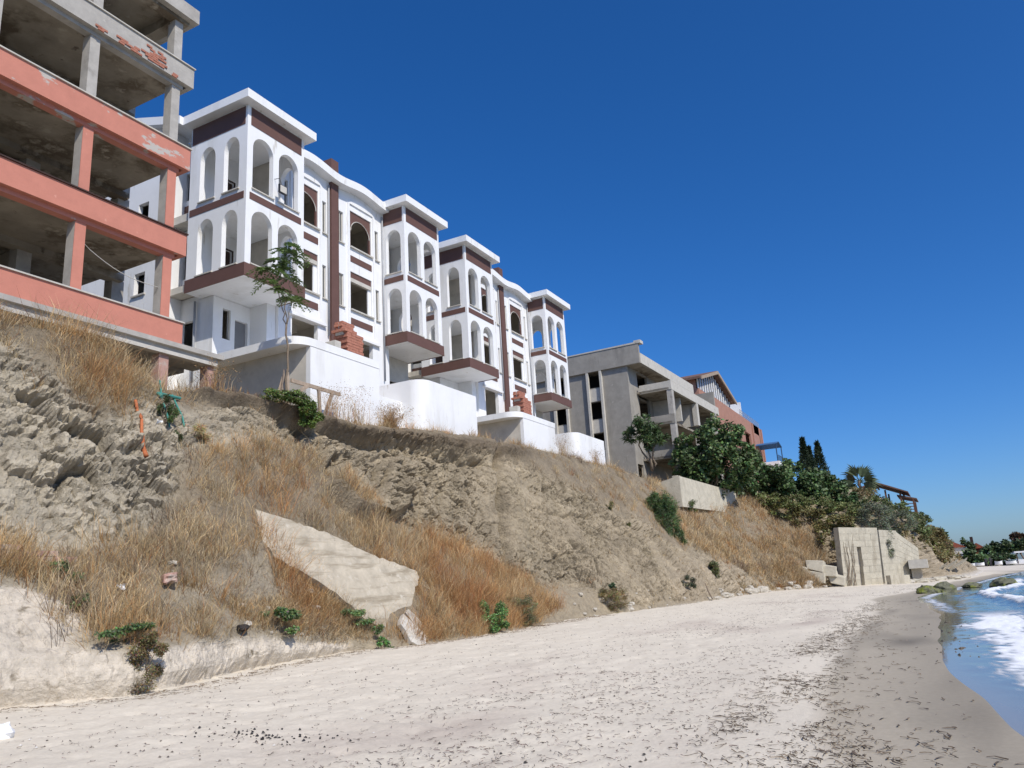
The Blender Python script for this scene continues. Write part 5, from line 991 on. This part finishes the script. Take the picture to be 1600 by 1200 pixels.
far_tree('broad dark pine left half of the mass at the right edge',205,-10.6,3.9,3.0,1.7,LG*.5,205,2200)
far_tree('broad dark pine at the right edge of the picture',206,-15,4.0,3.2,1.8,LG*.45,206,2200)
far_tree('reddish far tree top rising behind the dark pines',214,-14.2,6.0,1.6,1.2,np.array([.10,.06,.03]),207)
far_tree('wide dark shrubbery behind the white boats, left',200,-5.0,1.6,2.6,1.5,LG*.6,209,1300)
far_tree('wide dark shrubbery behind the white boats, right',200,-9.4,1.5,2.8,1.3,LG*.55,210,1300)
far_tree('dark leafy tree beside the pale far house',199,.8,3.0,1.6,2.2,LG*.8,211,900)
far_tree('small olive far tree beside the first white shelter',196,-5.8,1.9,1.0,1.2,LG*1.2,208,600)
for j,(x,y,L_,h_,lab) in enumerate(((188,-2.6,3.2,.7,'long white upturned boat at the left of the far beach'),(187,-5.0,1.6,.8,'short white boat in the middle of the far beach'),(186,-8.2,1.3,.9,'white boat right of the two walkers'),(186,-10.3,1.8,.8,'white boat near the right end of the far beach'))):
    R=thing('boat',lab,'boat',(x,y,.5),'white boats on the far beach')
    n=9; sec=[]
    for i in range(n): t=i/(n-1)*2-1; w_=.55*(1-abs(t)**2.5)+.03; sec.append([(x-w_,y+t*L_/2,.45+h_*.8+.12*t*t),(x-w_*.7,y+t*L_/2,.62),(x,y+t*L_/2,.5),(x+w_*.7,y+t*L_/2,.62),(x+w_,y+t*L_/2,.45+h_*.8+.12*t*t)])
    mb=MB(); mb.v=[p for s_ in sec for p in s_]; mb.f=[(i*5+k,i*5+k+1,(i+1)*5+k+1,(i+1)*5+k) for i in range(n-1) for k in range(4)]
    obj('hull',mb,M['plaster'],R); obj('thwart',MB().box(x-.4,x+.4,y-.15,y+.15,.45+h_*.6,.5+h_*.6),M['wood'],R)
R=thing('beach_canopy','white flat canopy on posts at the right end of the far beach','canopy',(195,-13,.6))
obj('canopy',MB().box(193,198,-17,-11.6,2.6,2.9),M['plaster'],R); obj('counter',MB().box(193.2,194,-17,-11.8,.5,1.3),M['plaster'],R)
for yy in (-12,-14,-16): obj('post',MB().box(193.1,193.25,yy,yy+.15,.5,2.6),M['darkbrown'],R)
pm=mat('dark_clothing',(.06,.055,.06),.1,4,.9)
def walker2(label,x,y,z,mt,step):
    V=[(0,0,.92),(0,0,1.15),(0,0,1.38),(0,0,1.5),(0,0,1.62),(0,.1,.88),(step*.5,.1,.48),(step,.1,.06),(step-.14,.1,.03),(0,-.1,.88),(-step*.4,-.1,.48),(-step,-.1,.06),(-step-.14,-.1,.03),(0,.2,1.38),(.05,.27,1.1),(-.05,.25,.86),(0,-.2,1.38),(-.05,-.27,1.1),(-.12,-.25,.88)]
    E=[(0,1),(1,2),(2,3),(3,4),(0,5),(5,6),(6,7),(7,8),(0,9),(9,10),(10,11),(11,12),(2,13),(13,14),(14,15),(2,16),(16,17),(17,18)]
    rad=[.15,.14,.15,.06,.105,.1,.07,.05,.035,.1,.07,.05,.035,.07,.05,.035,.07,.05,.035]
    bm=bmesh.new(); ly=bm.verts.layers.skin.verify(); vs=[]
    for i,p in enumerate(V): q=bm.verts.new(p); q[ly].radius=(rad[i],rad[i]); q[ly].use_root=(i==0); vs.append(q)
    for a,b in E: bm.edges.new((vs[a],vs[b]))
    me=bpy.data.meshes.new('person'); bm.to_mesh(me); bm.free(); me.materials.append(mt)
    o=bpy.data.objects.new('person',me); COL.objects.link(o); o.location=(x,y,z); o.modifiers.new('skin','SKIN'); sb=o.modifiers.new('sub','SUBSURF'); sb.levels=1; sb.render_levels=1
    return tag(o,label,'person')
walker2('left of two distant people walking on the far beach, dark clothes',180,-5.9,.35,pm,.22)
walker2('right of two distant people walking on the far beach, dark clothes',178,-6.6,.35,pm,-.2)
# ---------------------------------------------------------------- seaweed, twigs and charcoal on the sand
def strands(name,label,x,y,L0,L1,w0,cols,curl=.5,zl=.006):
    n=len(x); a=rng.normal(.15,.5,n); L_=rng.uniform(L0,L1,n); z=beach_z(x,y)
    P=[]; ang=a; px_,py_=x-np.cos(a)*L_/2,y-np.sin(a)*L_/2
    k=4
    for i in range(k):
        zz=beach_z(px_,py_)+zl+rng.uniform(0,.012,n); s_=np.stack([-np.sin(ang),np.cos(ang)],-1)*(w0*np.array([.4,1,.9,.3])[i]*.5); 
        P.append(np.stack([px_+s_[:,0],py_+s_[:,1],zz],-1)); P.append(np.stack([px_-s_[:,0],py_-s_[:,1],zz+rng.uniform(0,.008,n)],-1))
        ang=ang+rng.normal(0,curl,n); px_=px_+np.cos(ang)*L_/(k-1); py_=py_+np.sin(ang)*L_/(k-1)
    V=np.stack(P,1).reshape(-1,3); b=np.arange(n)[:,None]*8
    T=np.concatenate([b+np.array([[2*i,2*i+1,2*i+3,2*i+2]]) for i in range(k-1)]); C=np.repeat(cols[rng.integers(0,len(cols),n)]*rng.uniform(.6,1.3,(n,1)),8,axis=0)
    o=tri_obj(name,V,T,M['debris'],np.clip(C,0,1)); stuff(o); o['label']=label; o['category']='seaweed'; return o
def drift(n,x0,x1,c,w_,thr,fx=.22,fy=.8,seed=600):
    X=[];Y=[];k=0
    while k<n:
        t=rng.uniform(0,1,4*n); x=x0*(x1/x0)**t; y=shore(x)+c+rng.normal(0,w_,4*n); m=(fbm(np.stack([x*fx,y*fy,0*x],-1),3,seed)+rng.normal(0,.12,4*n)>thr)&(y<13)&(y-shore(x)>.2); X.append(x[m]);Y.append(y[m]);k+=m.sum()
    return np.concatenate(X)[:n],np.concatenate(Y)[:n]
WD=np.array([[.12,.09,.06],[.085,.065,.05],[.16,.12,.085],[.2,.15,.10]]); MW=np.array([[.25,.19,.16],[.18,.135,.115],[.32,.26,.22],[.10,.08,.065]])
x,y=drift(2600,6,60,2.25,.38,.02); strands('seaweed_strands','dark seaweed washed up along the edge of the wet sand',x,y,.05,.22,.010,WD)
x,y=drift(900,6,13,2.0,.5,.0,.8,1.6,604); strands('seaweed_strands','dark tangled seaweed heaps on the near wet sand edge',x,y,.04,.16,.010,WD)
x,y=drift(3000,6,70,5.0,1.3,.06,.25,.5,601); strands('dry_weed_litter','brownish dry weed litter strewn over the middle of the beach',x,y,.03,.12,.008,MW,.8)
x,y=drift(2200,5,70,7.5,3.2,-.3,.3,.4,602); strands('dry_weed_litter','scattered twigs and weed bits over the dry sand',x,y,.02,.12,.008,MW,.7)
x,y=drift(170,7,45,1.0,.5,-.2,.4,.8,603); strands('seaweed_strands','few dark weed wisps lying on the wet sand',x,y,.05,.22,.022,WD)
# weed and twigs along the foot of the ledge
n=1500; s=rng.uniform(7,34,n); f_=tpos(s,np.full(n,-.02)); x=f_[:,0]; y=f_[:,1]-np.abs(rng.normal(0,.35,n))-.1; strands('dry_weed_litter','brown plant litter along the foot of the sand ledge',x,y,.05,.25,.012,np.array([[.25,.17,.10],[.18,.12,.08],[.33,.25,.16]]),.6,.012)
def pebbles(name,label,x,y,s0,s1,col):
    n=len(x); s_=rng.uniform(s0,s1,n); z=beach_z(x,y); d=np.array([[1,0,0],[-1,0,0],[0,1,0],[0,-1,0],[0,0,.7],[0,0,-.4]],float)
    V=(np.stack([x,y,z+s_*.3],-1)[:,None]+d[None]*s_[:,None,None]*rng.uniform(.5,1.3,(n,6,1))).reshape(-1,3)
    f_=np.array([[0,2,4],[2,1,4],[1,3,4],[3,0,4],[2,0,5],[1,2,5],[3,1,5],[0,3,5]]); T=(np.arange(n)[:,None,None]*6+f_[None]).reshape(-1,3)
    o=tri_obj(name,V,T,M['debris'],np.repeat(np.array(col)[rng.integers(0,len(col),n)],6,axis=0)); stuff(o); o['label']=label; o['category']='pebbles'
x=rng.normal(7.25,.18,90); y=rng.normal(7.3,.5,90); pebbles('charcoal_bits','black charcoal bits scattered on the near sand',x,y,.008,.028,[[.02,.018,.018],[.03,.028,.028]])
x=6+60*rng.uniform(0,1,900)**2; y=shore(x)+rng.uniform(2.3,13,900); m=y<12.3; pebbles('pebbles','small dark and pale pebbles strewn over the beach',x[m],y[m],.006,.024,[[.05,.045,.04],[.2,.17,.14],[.6,.57,.52],[.12,.1,.08]])
n=70; x=rng.uniform(16,26,n); y=shore(x)+rng.normal(-.35,.3,n); pebbles('shore_stones','dark stones washed at the edge of the foam',x,y,.015,.045,[[.06,.055,.05],[.09,.08,.06],[.14,.11,.08]])
# crumpled white bag by the left edge of the beach
mb=MB(); c=Vector((6.25,10.55,.25)); r=random.Random(8)
M['bag']=mat('white_plastic',(.78,.79,.8),.05,6,.4,.3,20)
nu,nv=12,8
for i in range(nu):
    for j in range(nv):
        a=2*math.pi*i/nu; b=math.pi*j/(nv-1); k_=1+r.uniform(-.22,.22)*(0<j<nv-1); mb.v.append((c.x+.14*math.sin(b)*math.cos(a)*k_,c.y+.17*math.sin(b)*math.sin(a)*k_,c.z+.13*math.cos(b)*k_))
for i in range(nu):
    for j in range(nv-1): mb.f.append((i*nv+j,i*nv+j+1,((i+1)%nu)*nv+j+1,((i+1)%nu)*nv+j))
tag(obj('plastic_bag',mb,M['bag'],loc=(6.25,10.55,.2)),'crumpled white bag on the sand at the left edge','bag')
# scraps of white litter on the slope
for k,(s,v,lab) in enumerate(((11.0,2.35,'white scrap of paper in the dry grass left'),(13.9,3.42,'white plastic scrap near the green weed strip'),(54.6,3.55,'white rag on the slope above the tall shrub'),(10.3,.1,'pale scrap at the foot of the sand ledge'))):
    p=tpos(np.array([s]),np.array([v]),.06)[0]; mb=MB(); g=[(p+np.array([.07*(i-1.5)+random.uniform(-.03,.03),random.uniform(-.06,.06),.05*(j-1)+random.uniform(-.02,.03)])) for i in range(4) for j in range(3)]
    mb.add([tuple(q) for q in g],[(i*3+j,(i+1)*3+j,(i+1)*3+j+1,i*3+j+1) for i in range(3) for j in range(2)]); tag(obj('litter_scrap',mb,M['bag'],loc=tuple(p.tolist())),lab,'litter')
